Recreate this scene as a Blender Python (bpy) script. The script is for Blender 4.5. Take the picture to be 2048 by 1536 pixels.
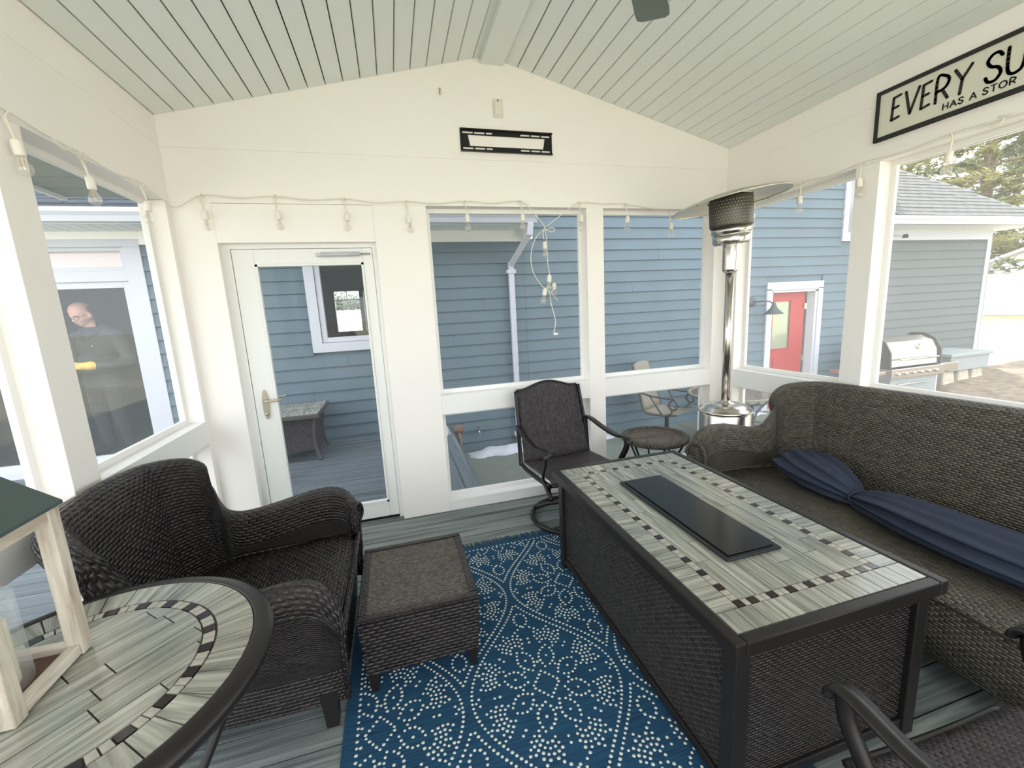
import bpy, bmesh, math, random
import numpy as np
from mathutils import Vector, Matrix
random.seed(7); rng = np.random.default_rng(7)
PI = math.pi
for o in list(bpy.data.objects): bpy.data.objects.remove(o)
scn = bpy.context.scene; COL = scn.collection

# ------------------------------------------------------------------ camera
YAW, PITCH, ROLL, FPX, CAMH = 0.26615285, -0.17398684, -0.05244057, 843.877, 1.55
def cam_axes():
    cy, sy, cp, sp = math.cos(YAW), math.sin(YAW), math.cos(PITCH), math.sin(PITCH)
    f = Vector((sy*cp, cy*cp, sp)); r = Vector((cy, -sy, 0)); u = r.cross(f)
    r2 = r*math.cos(ROLL) + u*math.sin(ROLL)
    return r2, r2.cross(f), f
_r, _u, _f = cam_axes()
cd = bpy.data.cameras.new('camera'); cam = bpy.data.objects.new('camera', cd); COL.objects.link(cam)
m = Matrix.Identity(4)
for i in range(3): m[i][0], m[i][1], m[i][2] = _r[i], _u[i], -_f[i]
m[2][3] = CAMH; cam.matrix_world = m
cd.sensor_width = 36; cd.lens = 36*FPX/2048; cd.clip_start = .02; cd.clip_end = 500
scn.camera = cam

# ------------------------------------------------------------------ sky, sun, exposure
w = bpy.data.worlds.new('world'); scn.world = w; w.use_nodes = True
bg = w.node_tree.nodes['Background']; bg.inputs[0].default_value = (.90, .95, 1, 1); bg.inputs[1].default_value = 1.5
sd = bpy.data.lights.new('sun', 'SUN'); sun = bpy.data.objects.new('sun', sd); COL.objects.link(sun)
sd.energy = 5.0; sd.angle = .01; sd.color = (1, .95, .87)
sun.rotation_euler = Vector((-.5, -.5, -.5)).to_track_quat('-Z', 'Y').to_euler()
scn.view_settings.view_transform = 'Standard'; scn.view_settings.look = 'None'
scn.view_settings.gamma = 1; scn.view_settings.use_curve_mapping = False
scn.view_settings.exposure = 1.30

# ------------------------------------------------------------------ helpers
class MB:
    def __init__(s): s.v = []; s.f = []; s.uv = []
    def add(s, vs, fs, uvs=None):
        n = len(s.v); s.v += [tuple(p) for p in vs]
        for k, f in enumerate(fs):
            s.f.append([i+n for i in f]); s.uv.append(uvs[k] if uvs else None)
        return s
    def box(s, a, b):
        x0, y0, z0 = a; x1, y1, z1 = b
        return s.add([(x0,y0,z0),(x1,y0,z0),(x1,y1,z0),(x0,y1,z0),(x0,y0,z1),(x1,y0,z1),(x1,y1,z1),(x0,y1,z1)],
                     [(0,3,2,1),(4,5,6,7),(0,1,5,4),(1,2,6,5),(2,3,7,6),(3,0,4,7)])
    def hexa(s, p8):
        return s.add(p8, [(0,3,2,1),(4,5,6,7),(0,1,5,4),(1,2,6,5),(2,3,7,6),(3,0,4,7)])
    def bar(s, p, q, wd, ht, up=(0,0,1)):
        p, q = Vector(p), Vector(q); d = (q-p).normalized(); up = Vector(up)
        sd_ = d.cross(up)
        if sd_.length < 1e-4: sd_ = d.cross(Vector((1,0,0)))
        sd_.normalize(); u2 = sd_.cross(d)
        a, b = sd_*wd/2, u2*ht/2
        return s.hexa([p-a-b, p+a-b, q+a-b, q-a-b, p-a+b, p+a+b, q+a+b, q-a+b])
    def loft(s, rings, closed=True, loop=False, cap=False, us=None, vs=None):
        n = len(rings[0]); base = len(s.v)
        for r in rings: s.v += [tuple(p) for p in r]
        R = len(rings)
        if us is None:
            us = [0]
            for i in range(1, R): us.append(us[-1] + (Vector(rings[i][n//2])-Vector(rings[i-1][n//2])).length)
            us.append(us[-1] + (Vector(rings[0][n//2])-Vector(rings[-1][n//2])).length)
        if vs is None:
            vs = [0]
            for i in range(1, n): vs.append(vs[-1] + (Vector(rings[R//2][i])-Vector(rings[R//2][i-1])).length)
            vs.append(vs[-1] + (Vector(rings[R//2][0])-Vector(rings[R//2][-1])).length)
        for i in range(R if loop else R-1):
            i2 = (i+1) % R
            for j in range(n if closed else n-1):
                j2 = (j+1) % n
                s.f.append([base+i*n+j, base+i*n+j2, base+i2*n+j2, base+i2*n+j])
                s.uv.append([(us[i],vs[j]),(us[i],vs[j+1]),(us[i+1],vs[j+1]),(us[i+1],vs[j])])
        if cap:
            s.f.append([base+j for j in range(n)][::-1]); s.uv.append(None)
            s.f.append([base+(R-1)*n+j for j in range(n)]); s.uv.append(None)
        return s
    def tube(s, pts, r, seg=8, loop=False, cap=True, sx=1, sy=1):
        pts = [Vector(p) for p in pts]; N = len(pts)
        rs = r if isinstance(r, (list, tuple)) else [r]*N
        rings = []; nrm = None
        for i in range(N):
            if loop: t = (pts[(i+1)%N]-pts[i-1])
            else: t = pts[min(i+1,N-1)]-pts[max(i-1,0)]
            if t.length < 1e-9: t = Vector((0,0,1))
            t.normalize()
            if nrm is None:
                nrm = t.cross(Vector((0,0,1)))
                if nrm.length < .05: nrm = t.cross(Vector((0,1,0)))
                nrm.normalize()
            else:
                nrm = nrm - t*nrm.dot(t)
                if nrm.length < 1e-6: nrm = t.orthogonal()
                nrm.normalize()
            b = t.cross(nrm)
            rings.append([pts[i]+nrm*rs[i]*sx*math.cos(2*PI*k/seg)+b*rs[i]*sy*math.sin(2*PI*k/seg) for k in range(seg)])
        return s.loft(rings, True, loop, cap and not loop)
    def lathe(s, prof, seg=24, c=(0,0,0), M=None, cap=True):
        c = Vector(c); rings = []
        for r, z in prof:
            ring = [Vector((r*math.cos(2*PI*k/seg), r*math.sin(2*PI*k/seg), z)) for k in range(seg)]
            if M is not None: ring = [M @ p for p in ring]
            rings.append([p+c for p in ring])
        return s.loft(rings, True, False, cap)
    def prism(s, poly, fn, t0, t1):
        n = len(poly); vs = [fn(a,b,t0) for a,b in poly]+[fn(a,b,t1) for a,b in poly]
        fs = [list(range(n))[::-1], list(range(n,2*n))]+[(i,(i+1)%n,(i+1)%n+n,i+n) for i in range(n)]
        return s.add(vs, fs)
    def build(s, name, mat, parent=None, smooth=False, bevel=0, loc=None, sub=0):
        me = bpy.data.meshes.new(name); me.from_pydata(s.v, [], s.f)
        uvl = me.uv_layers.new(name='uv'); d = np.zeros(len(me.loops)*2)
        V = np.array(s.v) if s.v else np.zeros((0,3)); k = 0
        for f, uv in zip(s.f, s.uv):
            if uv is None:
                a, b, c = V[f[0]], V[f[1]], V[f[2]]; nn = np.abs(np.cross(b-a, c-b))
                ax = int(nn.argmax()); ij = ((1,2),(0,2),(0,1))[ax]
                for i in f: d[2*k] = V[i][ij[0]]; d[2*k+1] = V[i][ij[1]]; k += 1
            else:
                for q in uv: d[2*k], d[2*k+1] = q; k += 1
        uvl.data.foreach_set('uv', d)
        bm = bmesh.new(); bm.from_mesh(me); bmesh.ops.recalc_face_normals(bm, faces=bm.faces); bm.to_mesh(me); bm.free()
        if smooth: me.shade_smooth()
        o = bpy.data.objects.new(name, me); COL.objects.link(o)
        if mat: me.materials.append(mat)
        if parent: o.parent = parent
        if loc: o.location = loc
        if bevel:
            b = o.modifiers.new('bevel', 'BEVEL'); b.width = bevel; b.segments = 2; b.limit_method = 'ANGLE'
        if sub:
            b = o.modifiers.new('sub', 'SUBSURF'); b.levels = sub; b.render_levels = sub
        return o
def empty(name, loc=(0,0,0), rz=0, parent=None):
    o = bpy.data.objects.new(name, None); COL.objects.link(o); o.location = loc; o.rotation_euler = (0,0,rz)
    o.empty_display_size = .1
    if parent: o.parent = parent
    return o
def tag(o, label, cat, group=None):
    o['label'] = label; o['category'] = cat
    if group: o['group'] = group
    return o
def thing(name, label, cat, loc=(0,0,0), rz=0, group=None): return tag(empty(name, loc, rz), label, cat, group)
def struct(o): o['kind'] = 'structure'; return o
def sempty(name): return struct(empty(name))
def inst(name, mesh, parent, loc, rz=0, rot=None, scale=None):
    o = bpy.data.objects.new(name, mesh); COL.objects.link(o); o.parent = parent; o.location = loc
    o.rotation_euler = rot or (0,0,rz)
    if scale: o.scale = scale
    return o
def copy_tree(o, parent=None):
    c = o.copy(); COL.objects.link(c); c.parent = parent
    for ch in list(o.children): copy_tree(ch, c)
    return c
def box(name, a, b, mat, parent=None, bevel=0): return MB().box(a, b).build(name, mat, parent, bevel=bevel)
def catmull(pts, n=6):
    P = [Vector(p) for p in pts]; out = []
    for i in range(len(P)-1):
        p0, p1, p2, p3 = P[max(i-1,0)], P[i], P[i+1], P[min(i+2,len(P)-1)]
        for k in range(n):
            t = k/n
            out.append(.5*((2*p1)+(p2-p0)*t+(2*p0-5*p1+4*p2-p3)*t*t+(3*p1-p0-3*p2+p3)*t**3))
    out.append(P[-1]); return out

# ------------------------------------------------------------------ materials
def S(r, g, b):
    def c(x):
        x /= 255; return x/12.92 if x <= .04045 else ((x+.055)/1.055)**2.4
    return (c(r), c(g), c(b), 1)
def newmat(name):
    mt = bpy.data.materials.new(name); mt.use_nodes = True
    nt = mt.node_tree; return mt, nt, nt.nodes['Principled BSDF']
def N(nt, t, **kw):
    n = nt.nodes.new(t)
    for k, v in kw.items():
        if k.startswith('i'): n.inputs[int(k[1:])].default_value = v
        else: setattr(n, k, v)
    return n
def plain(name, col, rough=.6, metal=0, var=0, bump=0, scale=30, spec=.5):
    mt, nt, b = newmat(name); L = nt.links
    b.inputs['Base Color'].default_value = col; b.inputs['Roughness'].default_value = rough
    b.inputs['Metallic'].default_value = metal; b.inputs['Specular IOR Level'].default_value = spec
    if var or bump:
        tc = N(nt, 'ShaderNodeTexCoord'); no = N(nt, 'ShaderNodeTexNoise'); no.inputs['Scale'].default_value = scale; no.inputs['Detail'].default_value = 5
        L.new(tc.outputs['Object'], no.inputs['Vector'])
        if var:
            mr = N(nt, 'ShaderNodeMapRange'); mr.inputs[1].default_value = .3; mr.inputs[2].default_value = .7; mr.inputs[3].default_value = 1-var; mr.inputs[4].default_value = 1+var
            L.new(no.outputs[0], mr.inputs[0])
            mx = N(nt, 'ShaderNodeMix', data_type='RGBA', blend_type='MULTIPLY'); mx.inputs[0].default_value = 1; mx.inputs[6].default_value = col
            L.new(mr.outputs[0], mx.inputs[7]); L.new(mx.outputs[2], b.inputs['Base Color'])
        if bump:
            bp = N(nt, 'ShaderNodeBump'); bp.inputs['Strength'].default_value = bump; bp.inputs['Distance'].default_value = .01
            L.new(no.outputs[0], bp.inputs['Height']); L.new(bp.outputs[0], b.inputs['Normal'])
    return mt
def grain(name, c0, c1, c2, rough, sx=1.2, sy=26, bump=.15, randbright=.15, spec=.5, coat=0):
    """streaked boards and tiles: streaks run along local X, every piece its own offset"""
    mt, nt, b = newmat(name); L = nt.links
    tc = N(nt, 'ShaderNodeTexCoord'); oi = N(nt, 'ShaderNodeObjectInfo')
    mu = N(nt, 'ShaderNodeVectorMath', operation='SCALE'); mu.inputs[0].default_value = (37, 91, 53); L.new(oi.outputs['Random'], mu.inputs['Scale'])
    ml = N(nt, 'ShaderNodeVectorMath', operation='MULTIPLY'); ml.inputs[1].default_value = (sx, sy, sy); L.new(tc.outputs['Object'], ml.inputs[0])
    ad = N(nt, 'ShaderNodeVectorMath', operation='ADD'); L.new(ml.outputs[0], ad.inputs[0]); L.new(mu.outputs[0], ad.inputs[1])
    no = N(nt, 'ShaderNodeTexNoise'); no.inputs['Scale'].default_value = 1; no.inputs['Detail'].default_value = 6; no.inputs['Roughness'].default_value = .62; no.inputs['Distortion'].default_value = .5
    L.new(ad.outputs[0], no.inputs['Vector'])
    cr = N(nt, 'ShaderNodeValToRGB'); e = cr.color_ramp.elements
    e[0].position = .3; e[0].color = c0; e[1].position = .72; e[1].color = c2; x = e.new(.5); x.color = c1
    L.new(no.outputs[0], cr.inputs[0])
    mr = N(nt, 'ShaderNodeMapRange'); mr.inputs[3].default_value = 1-randbright; mr.inputs[4].default_value = 1+randbright; L.new(oi.outputs['Random'], mr.inputs[0])
    mx = N(nt, 'ShaderNodeMix', data_type='RGBA', blend_type='MULTIPLY'); mx.inputs[0].default_value = 1
    L.new(cr.outputs[0], mx.inputs[6]); L.new(mr.outputs[0], mx.inputs[7]); L.new(mx.outputs[2], b.inputs['Base Color'])
    b.inputs['Roughness'].default_value = rough; b.inputs['Specular IOR Level'].default_value = spec; b.inputs['Coat Weight'].default_value = coat; b.inputs['Coat Roughness'].default_value = .08
    bp = N(nt, 'ShaderNodeBump'); bp.inputs['Strength'].default_value = bump; bp.inputs['Distance'].default_value = .004
    L.new(no.outputs[0], bp.inputs['Height']); L.new(bp.outputs[0], b.inputs['Normal'])
    return mt
def wicker(name, col, col2, su=.040, sv=.0165, rough=.38, depth=.012):
    mt, nt, b = newmat(name); L = nt.links
    uv = N(nt, 'ShaderNodeUVMap'); sp = N(nt, 'ShaderNodeSeparateXYZ'); L.new(uv.outputs[0], sp.inputs[0])
    def M(op, a, c=None):
        n = N(nt, 'ShaderNodeMath', operation=op)
        for i, x in enumerate((a, c)):
            if x is None: continue
            if isinstance(x, (int, float)): n.inputs[i].default_value = x
            else: L.new(x, n.inputs[i])
        return n.outputs[0]
    v = M('DIVIDE', sp.outputs[1], sv); row = M('FLOOR', v); u = M('ADD', M('DIVIDE', sp.outputs[0], su), M('MULTIPLY', row, .5))
    lu = M('FRACT', u); lv = M('FRACT', v)
    hu = M('POWER', M('SINE', M('MULTIPLY', lu, PI)), .6); hv = M('POWER', M('SINE', M('MULTIPLY', lv, PI)), .6)
    h = M('MULTIPLY', hu, hv)
    cell = N(nt, 'ShaderNodeCombineXYZ'); L.new(M('FLOOR', u), cell.inputs[0]); L.new(row, cell.inputs[1])
    wn = N(nt, 'ShaderNodeTexWhiteNoise', noise_dimensions='2D'); L.new(cell.outputs[0], wn.inputs[0])
    mx = N(nt, 'ShaderNodeMix', data_type='RGBA'); mx.inputs[6].default_value = col; mx.inputs[7].default_value = col2; L.new(wn.outputs[0], mx.inputs[0])
    L.new(mx.outputs[2], b.inputs['Base Color']); b.inputs['Roughness'].default_value = rough
    bp = N(nt, 'ShaderNodeBump'); bp.inputs['Strength'].default_value = 1; bp.inputs['Distance'].default_value = depth
    L.new(h, bp.inputs['Height']); L.new(bp.outputs[0], b.inputs['Normal'])
    return mt
def pane(name, col, fac, rough=None, gloss=0):
    """clear sheet: mostly straight-through, a little veil and a little reflection"""
    mt, nt, b = newmat(name); L = nt.links; nt.nodes.remove(b); out = nt.nodes['Material Output']
    tr = N(nt, 'ShaderNodeBsdfTransparent'); df = N(nt, 'ShaderNodeBsdfDiffuse'); df.inputs[0].default_value = col
    tl = N(nt, 'ShaderNodeBsdfTranslucent'); tl.inputs[0].default_value = col
    m0 = N(nt, 'ShaderNodeMixShader'); m0.inputs[0].default_value = .5; L.new(df.outputs[0], m0.inputs[1]); L.new(tl.outputs[0], m0.inputs[2])
    m1 = N(nt, 'ShaderNodeMixShader'); m1.inputs[0].default_value = fac; L.new(tr.outputs[0], m1.inputs[1]); L.new(m0.outputs[0], m1.inputs[2])
    last = m1
    if gloss:
        gl = N(nt, 'ShaderNodeBsdfGlossy'); gl.inputs['Roughness'].default_value = .02
        m2 = N(nt, 'ShaderNodeMixShader'); m2.inputs[0].default_value = gloss; L.new(m1.outputs[0], m2.inputs[1]); L.new(gl.outputs[0], m2.inputs[2]); last = m2
    L.new(last.outputs[0], out.inputs[0]); return mt
M_wall = plain('cream paint', S(243,238,232), .6, var=.01, scale=3)
M_trim = plain('white trim', S(238,236,232), .5)
M_ceil = plain('ceiling paint', S(232,236,232), .55)
M_soff = plain('grey soffit', S(150,155,142), .6)
M_gap = plain('dark gap', S(40,42,40), .9)
M_white = plain('white vinyl', S(192,194,201), .45)
M_alu = plain('white door enamel', S(232,232,228), .35)
M_deck = grain('composite deck', S(64,69,70), S(117,124,122), S(157,163,159), .62, 1.0, 30, .25, .1)
M_deckout = grain('weathered deck', S(62,70,76), S(88,97,103), S(114,123,128), .7, 1.0, 30, .2, .1)
M_blue = plain('blue siding', S(92,109,119), .6, var=.05, scale=2.2, bump=.05)
M_gable = plain('grey blue siding', S(90,96,95), .6, var=.04, scale=2.2)
M_wick = wicker('dark brown wicker', S(36,31,32), S(57,50,49))
M_wick_b = wicker('brown wicker', S(78,73,64), S(104,98,86), .032, .0125, .42, .009)
M_wick_f = wicker('flat wicker', S(42,36,35), S(62,55,52), .026, .0105, .36, .012)
M_wick_s = wicker('light seat weave', S(74,68,62), S(104,98,90), .016, .013, .5, .007)
M_wick_p = wicker('sling weave', S(50,43,47), S(76,69,71), .02, .010, .5, .005)
M_metal = plain('dark bronze metal', S(35,31,30), .38, .3)
M_blackmetal = plain('black metal', S(22,22,23), .4, .4)
M_tile = grain('wood look tile', S(92,92,84), S(142,142,130), S(182,180,167), .22, 3, 60, .05, .13, coat=.3)
M_tiled = plain('dark glass tile', S(42,34,32), .15)
M_tilem = plain('pale mosaic tile', S(166,161,149), .25, var=.15, scale=40)
M_grout = plain('grout', S(70,63,58), .9)
M_lid = plain('black fire lid', S(26,27,31), .18, .2)
M_steel = plain('brushed steel', S(205,200,192), .22, 1)
M_steel_d = plain('perforated burner steel', S(92,88,80), .4, .8)
M_reflect = plain('reflector aluminium', S(206,202,190), .35, .85)
M_navy = plain('navy cloth', S(40,49,68), .85, var=.12, scale=14)
M_dot = plain('rug dot yarn', S(200,204,194), .9)
M_bulbsock = plain('white socket', S(235,230,218), .5)
M_cord = plain('white cord', S(228,222,208), .55)
M_glassbulb = pane('bulb glass', (.95,.93,.85,1), .14, gloss=.1)
M_glass = pane('window glass', (.8,.85,.85,1), .03, gloss=.06)
M_doorglass = pane('door glass', (.8,.85,.85,1), .03, gloss=.012)
M_screen = pane('insect screen', (.75,.8,.82,1), .10)
M_screen_r = pane('insect screen hazy', (.66,.69,.70,1), .21)
M_smoke = pane('bronze glass', S(150,128,112), .55, gloss=.08)
M_hur = pane('hurricane glass', (.75,.8,.82,1), .22, gloss=.06)
M_oldwood = grain('whitewashed wood', S(160,144,124), S(192,182,167), S(212,205,193), .8, 5, 40, .3, .05)
M_lantern = plain('dark green metal roof', S(76,90,88), .45, .3)
M_candle = plain('candle wax', S(220,214,186), .5)
M_rust = plain('rusty tray', S(92,66,54), .8, .3, var=.3, scale=30)
M_red = plain('red door paint', S(172,54,50), .45)
M_conc = plain('concrete', S(106,112,103), .9, var=.08, scale=6)
M_snow = plain('snow', S(190,193,201), .7, bump=.3, scale=25)
M_skin = plain('skin', S(216,164,146), .5)
M_hood = plain('dark hoodie', S(54,62,66), .9, var=.12, scale=12, bump=.2)
M_pants = plain('dark trousers', S(36,38,42), .9)
M_glove = plain('yellow leather glove', S(232,196,96), .65, var=.06, scale=30)
M_hair = plain('grey brown hair', S(84,74,66), .8)
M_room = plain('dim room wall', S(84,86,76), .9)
M_lampg = plain('grey lamp metal', S(70,76,78), .5, .3)
M_sling = plain('tan sling fabric', S(132,126,113), .8)
M_ironp = plain('patio iron', S(78,74,72), .5, .3)
M_sign = plain('sign board', S(214,212,196), .7, var=.02, scale=8)
M_ink = plain('sign black', S(26,25,25), .6)
M_bark = plain('bark', S(110,92,76), .9, var=.25, scale=8)
M_needle = plain('pine needles', S(96,104,58), .8, var=.35, scale=3)
M_needle2 = plain('yellow pine needles', S(140,134,76), .8, var=.35, scale=3)
M_shing = plain('grey shingle', S(98,98,97), .9, var=.25, scale=9)
M_shing_d = plain('slate shingle', S(70,76,86), .9, var=.2, scale=9)
M_mulch = plain('mulch', S(134,118,98), 1, var=.4, scale=9)
M_brass = plain('satin nickel', S(196,186,166), .35, .8)
M_copper = plain('rusted copper', S(118,96,80), .6, .4)
M_box = plain('grey box', S(150,156,154), .6)
M_stone = plain('pale stone', S(196,184,166), .9, var=.2, scale=12)
M_outb = plain('pale siding', S(206,214,214), .7)
M_gdoor = plain('garage door white', S(240,240,238), .5)
def ground_mat():
    mt, nt, b = newmat('winter grass'); L = nt.links
    tc = N(nt, 'ShaderNodeTexCoord'); no = N(nt, 'ShaderNodeTexNoise'); no.inputs['Scale'].default_value = .35; no.inputs['Detail'].default_value = 8
    L.new(tc.outputs['Object'], no.inputs['Vector'])
    cr = N(nt, 'ShaderNodeValToRGB'); e = cr.color_ramp.elements
    e[0].position = .35; e[0].color = S(164,160,142); e[1].position = .65; e[1].color = S(203,197,176)
    L.new(no.outputs[0], cr.inputs[0]); L.new(cr.outputs[0], b.inputs['Base Color']); b.inputs['Roughness'].default_value = 1
    return mt
M_grass = ground_mat()
def rug_mat():
    mt, nt, b = newmat('blue flatweave'); L = nt.links
    tc = N(nt, 'ShaderNodeTexCoord'); mp = N(nt, 'ShaderNodeVectorMath', operation='MULTIPLY'); mp.inputs[1].default_value = (6, 160, 1)
    L.new(tc.outputs['Object'], mp.inputs[0]); no = N(nt, 'ShaderNodeTexNoise'); no.inputs['Scale'].default_value = 1; no.inputs['Detail'].default_value = 3
    L.new(mp.outputs[0], no.inputs['Vector']); cr = N(nt, 'ShaderNodeValToRGB'); e = cr.color_ramp.elements
    e[0].position = .3; e[0].color = S(10,50,82); e[1].position = .75; e[1].color = S(28,84,114)
    L.new(no.outputs[0], cr.inputs[0]); L.new(cr.outputs[0], b.inputs['Base Color']); b.inputs['Roughness'].default_value = .95
    bp = N(nt, 'ShaderNodeBump'); bp.inputs['Strength'].default_value = .4; bp.inputs['Distance'].default_value = .003
    L.new(no.outputs[0], bp.inputs['Height']); L.new(bp.outputs[0], b.inputs['Normal']); return mt
M_rug = rug_mat()

# ------------------------------------------------------------------ porch shell
WX, EX, BY, FY = -1.232, 2.85, 3.17, -.80      # left wall, right wall, back wall, open front
T = .14; HZ = 2.30; RT, RB = .935, .787        # wall thickness, header underside, rail top and bottom
RX = .809; CZ = 2.783; AZ = 3.285              # ridge x, eave ceiling z, apex z
def ceil_z(x): return CZ + (AZ-CZ)*(1-abs(x-RX)/(EX-RX))
# floor boards run along X
floor = sempty('floor')
def board_mesh(name, L, wd, th, mat):
    o = MB().box((-L/2,-wd/2,-th),(L/2,wd/2,0)).build(name, mat); me = o.data; bpy.data.objects.remove(o); return me
FLX0, FLX1 = WX-.02, EX+.02
bmesh_ = board_mesh('deck_board', FLX1-FLX0, .135, .03, M_deck)
y = BY-.0705
while y > FY:
    inst('deck_board', bmesh_, floor, ((FLX0+FLX1)/2, y, 0)); y -= .143
box('subfloor', (FLX0, FY, -.12), (FLX1, BY+T, -.031), M_gap, floor)
box('threshold_board', (FLX0, BY+.002, -.03), (FLX1, BY+T, 0), M_deck, floor)

# ceiling boards run along Y
ceiling = sempty('ceiling')
def ceil_half(sgn):
    x0, x1 = RX, (EX if sgn > 0 else WX); nb = 19; L = (EX-RX)
    slope = math.atan2(AZ-CZ, L); wd = math.hypot(L, AZ-CZ)/nb
    me = MB()
    prof = [(-wd/2+.0045,.0), (-wd/2+.0075,-.008), (wd/2-.0035,-.008), (wd/2-.0005,0), (wd/2-.0005,.012), (-wd/2+.0045,.012)]
    me.prism(prof, lambda a, b, t: (a, t, b), -(BY-FY)/2, (BY-FY)/2)
    o = me.build('ceiling_board', M_ceil); mesh = o.data; bpy.data.objects.remove(o)
    for i in range(nb):
        d = (i+.5)/nb; xx = RX + sgn*L*d; zz = AZ-(AZ-CZ)*d
        inst('ceiling_board', mesh, ceiling, (xx, (BY+FY)/2, zz+.008), rot=(0, sgn*slope, 0))
    m_ = MB(); m_.prism([(RX, AZ+.03), (RX+sgn*(L+.04), CZ+.02), (RX+sgn*(L+.04), CZ+.03), (RX, AZ+.04)], lambda a, b, t: (a, t, b), FY, BY+.02)
    m_.build('ceiling_backing', M_gap, ceiling)
ceil_half(1); ceil_half(-1)
ridge = MB().box((.755, FY, AZ-.052), (.915, BY-.001, AZ+.03)).build('trim_1', M_ceil); struct(ridge)
# porch roof slabs with eaves and soffits
roof = sempty('roof')
OH = .80
for sgn in (1, -1):
    L = EX-RX+OH; sl = (AZ-CZ)/(EX-RX)
    z0 = AZ+.10; z1 = z0-sl*L
    MB().prism([(RX, z0), (RX+sgn*L, z1), (RX+sgn*L, z1+.09), (RX, z0+.09)], lambda a, b, t: (a, t, b), FY-.3, BY+.55).build('roof_slab', M_shing_d, roof)
    xw = (EX+T) if sgn > 0 else (WX-T); xe = RX+sgn*L
    xa, xb = sorted((xe, xe+sgn*.025)); MB().box((xa, FY-.3, 2.43), (xb, BY+.55, z1+.08)).build('fascia', M_trim, roof)
    nb = 26 if sgn < 0 else 10; wd = .23
    for i in range(nb):
        y1 = BY+.55-i*wd; xa, xb = sorted((xw+sgn*.002, xe))
        if y1-wd < FY-.3: break
        MB().box((xa, y1-wd+.012, 2.455), (xb, y1, 2.47)).build('soffit_board', M_soff, roof)
MB().prism([(WX-T-.62, 2.5), (RX, 3.2), (EX+T+.62, 2.5), (EX+T+.62, 2.75), (RX, 3.38), (WX-T-.62, 2.75)], lambda a, b, t: (a, t, b), BY+.53, BY+.56).build('gable_fascia', M_trim, roof)

# back wall
wall_back = sempty('wall_back')
def gable_poly(zlo, zhi=None):
    pts = [(WX-T, zlo), (EX+T, zlo)]
    if zhi: return pts+[(EX+T, zhi), (WX-T, zhi)]
    return pts+[(EX+T, ceil_z(EX)+.02), (EX, CZ+.03), (RX, AZ+.03), (WX, CZ+.03), (WX-T, CZ+.02)]
fny = lambda a, b, t: (a, t, b)
MB().prism(gable_poly(HZ, 2.6142), fny, BY, BY+T).build('header_board', M_wall, wall_back)
MB().prism(gable_poly(2.615), fny, BY, BY+T).build('gable_panel', M_wall, wall_back)
def post(name, a, b, par, mat=None): return box(name, a, b, mat or M_wall, par, .002)
post('post', (WX-T, BY, 0), (-1.012, BY+T, HZ), wall_back)
post('post', (-.055, BY, 0), (.303, BY+T, HZ), wall_back)
post('post', (1.537, BY, 0), (1.682, BY+T, HZ), wall_back)
post('post', (2.735, BY, 0), (EX+T, BY+T, HZ), wall_back)
box('door_header', (-1.012, BY, 2.06), (-.055, BY+T, HZ-.002), M_wall, wall_back, .002)
for xa, xb in ((.303, 1.537), (1.682, 2.735)):
    box('rail', (xa, BY, RB), (xb, BY+T, RT), M_trim, wall_back, .002)
    box('bottom_rail', (xa, BY, 0), (xb, BY+T, .085), M_trim, wall_back, .002)
box('casing_seam', (-.062, BY-.0015, 2.06), (-.0585, BY+.01, 2.34), M_ceil, wall_back)

def screen(nm, plane, pos, a0, a1, z0, z1, mat, flip=1):
    """framed screen in an opening; plane 'y' or 'x'; pos is the frame centre plane"""
    e = sempty(nm); fw = .03; d = .012
    def bx(n, u0, u1, w0, w1, dd, mt):
        if plane == 'y': box(n, (u0, pos-dd, w0), (u1, pos+dd, w1), mt, e)
        else: box(n, (pos-dd, u0, w0), (pos+dd, u1, w1), mt, e)
    bx('window_frame', a0, a0+fw, z0, z1, d, M_trim); bx('window_frame', a1-fw, a1, z0, z1, d, M_trim)
    bx('window_frame', a0+fw, a1-fw, z1-fw, z1, d, M_trim); bx('window_frame', a0+fw, a1-fw, z0, z0+fw, d, M_trim)
    if plane == 'y': vs = [(a0+fw,pos,z0+fw),(a1-fw,pos,z0+fw),(a1-fw,pos,z1-fw),(a0+fw,pos,z1-fw)]
    else: vs = [(pos,a0+fw,z0+fw),(pos,a1-fw,z0+fw),(pos,a1-fw,z1-fw),(pos,a0+fw,z1-fw)]
    MB().add(vs, [(0,1,2,3)]).build('pane', mat, e); return e
py = BY+.105
screen('window_1', 'y', py, .303, 1.537, RT, HZ, M_screen); screen('window_2', 'y', py, .303, 1.537, .085, RB, M_screen)
screen('window_3', 'y', py, 1.682, 2.735, RT, HZ, M_screen); screen('window_4', 'y', py, 1.682, 2.735, .085, RB, M_screen)

# side walls
def side_wall(nm, xin, sgn, posts, wins, first, smat):
    e = sempty(nm); xo = xin+sgn*T; xa, xb = sorted((xin, xo))
    box('header_board', (xa, FY, HZ), (xb, BY-.0005, 2.6142), M_wall, e)
    box('header_panel', (xa, FY, 2.615), (xb, BY-.0005, CZ+.02), M_wall, e)
    for y0, y1 in posts: post('post', (xa, y0, 0), (xb, y1, HZ-.0005), e)
    n = first
    for y0, y1 in wins:
        box('rail', (xa, y0, RB), (xb, y1, RT), M_trim, e, .002)
        box('bottom_rail', (xa, y0, 0), (xb, y1, .085), M_trim, e, .002)
        px = xin+sgn*.105
        screen('window_%d' % n, 'x', px, y0, y1, RT, HZ, smat); screen('window_%d' % (n+1), 'x', px, y0, y1, .085, RB, smat); n += 2
side_wall('wall_left', WX, -1, [(3.115, BY-.0005), (1.93, 2.085), (.25, .40)], [(2.085, 3.115), (.40, 1.93), (FY+.002, .25)], 5, M_screen)
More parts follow.
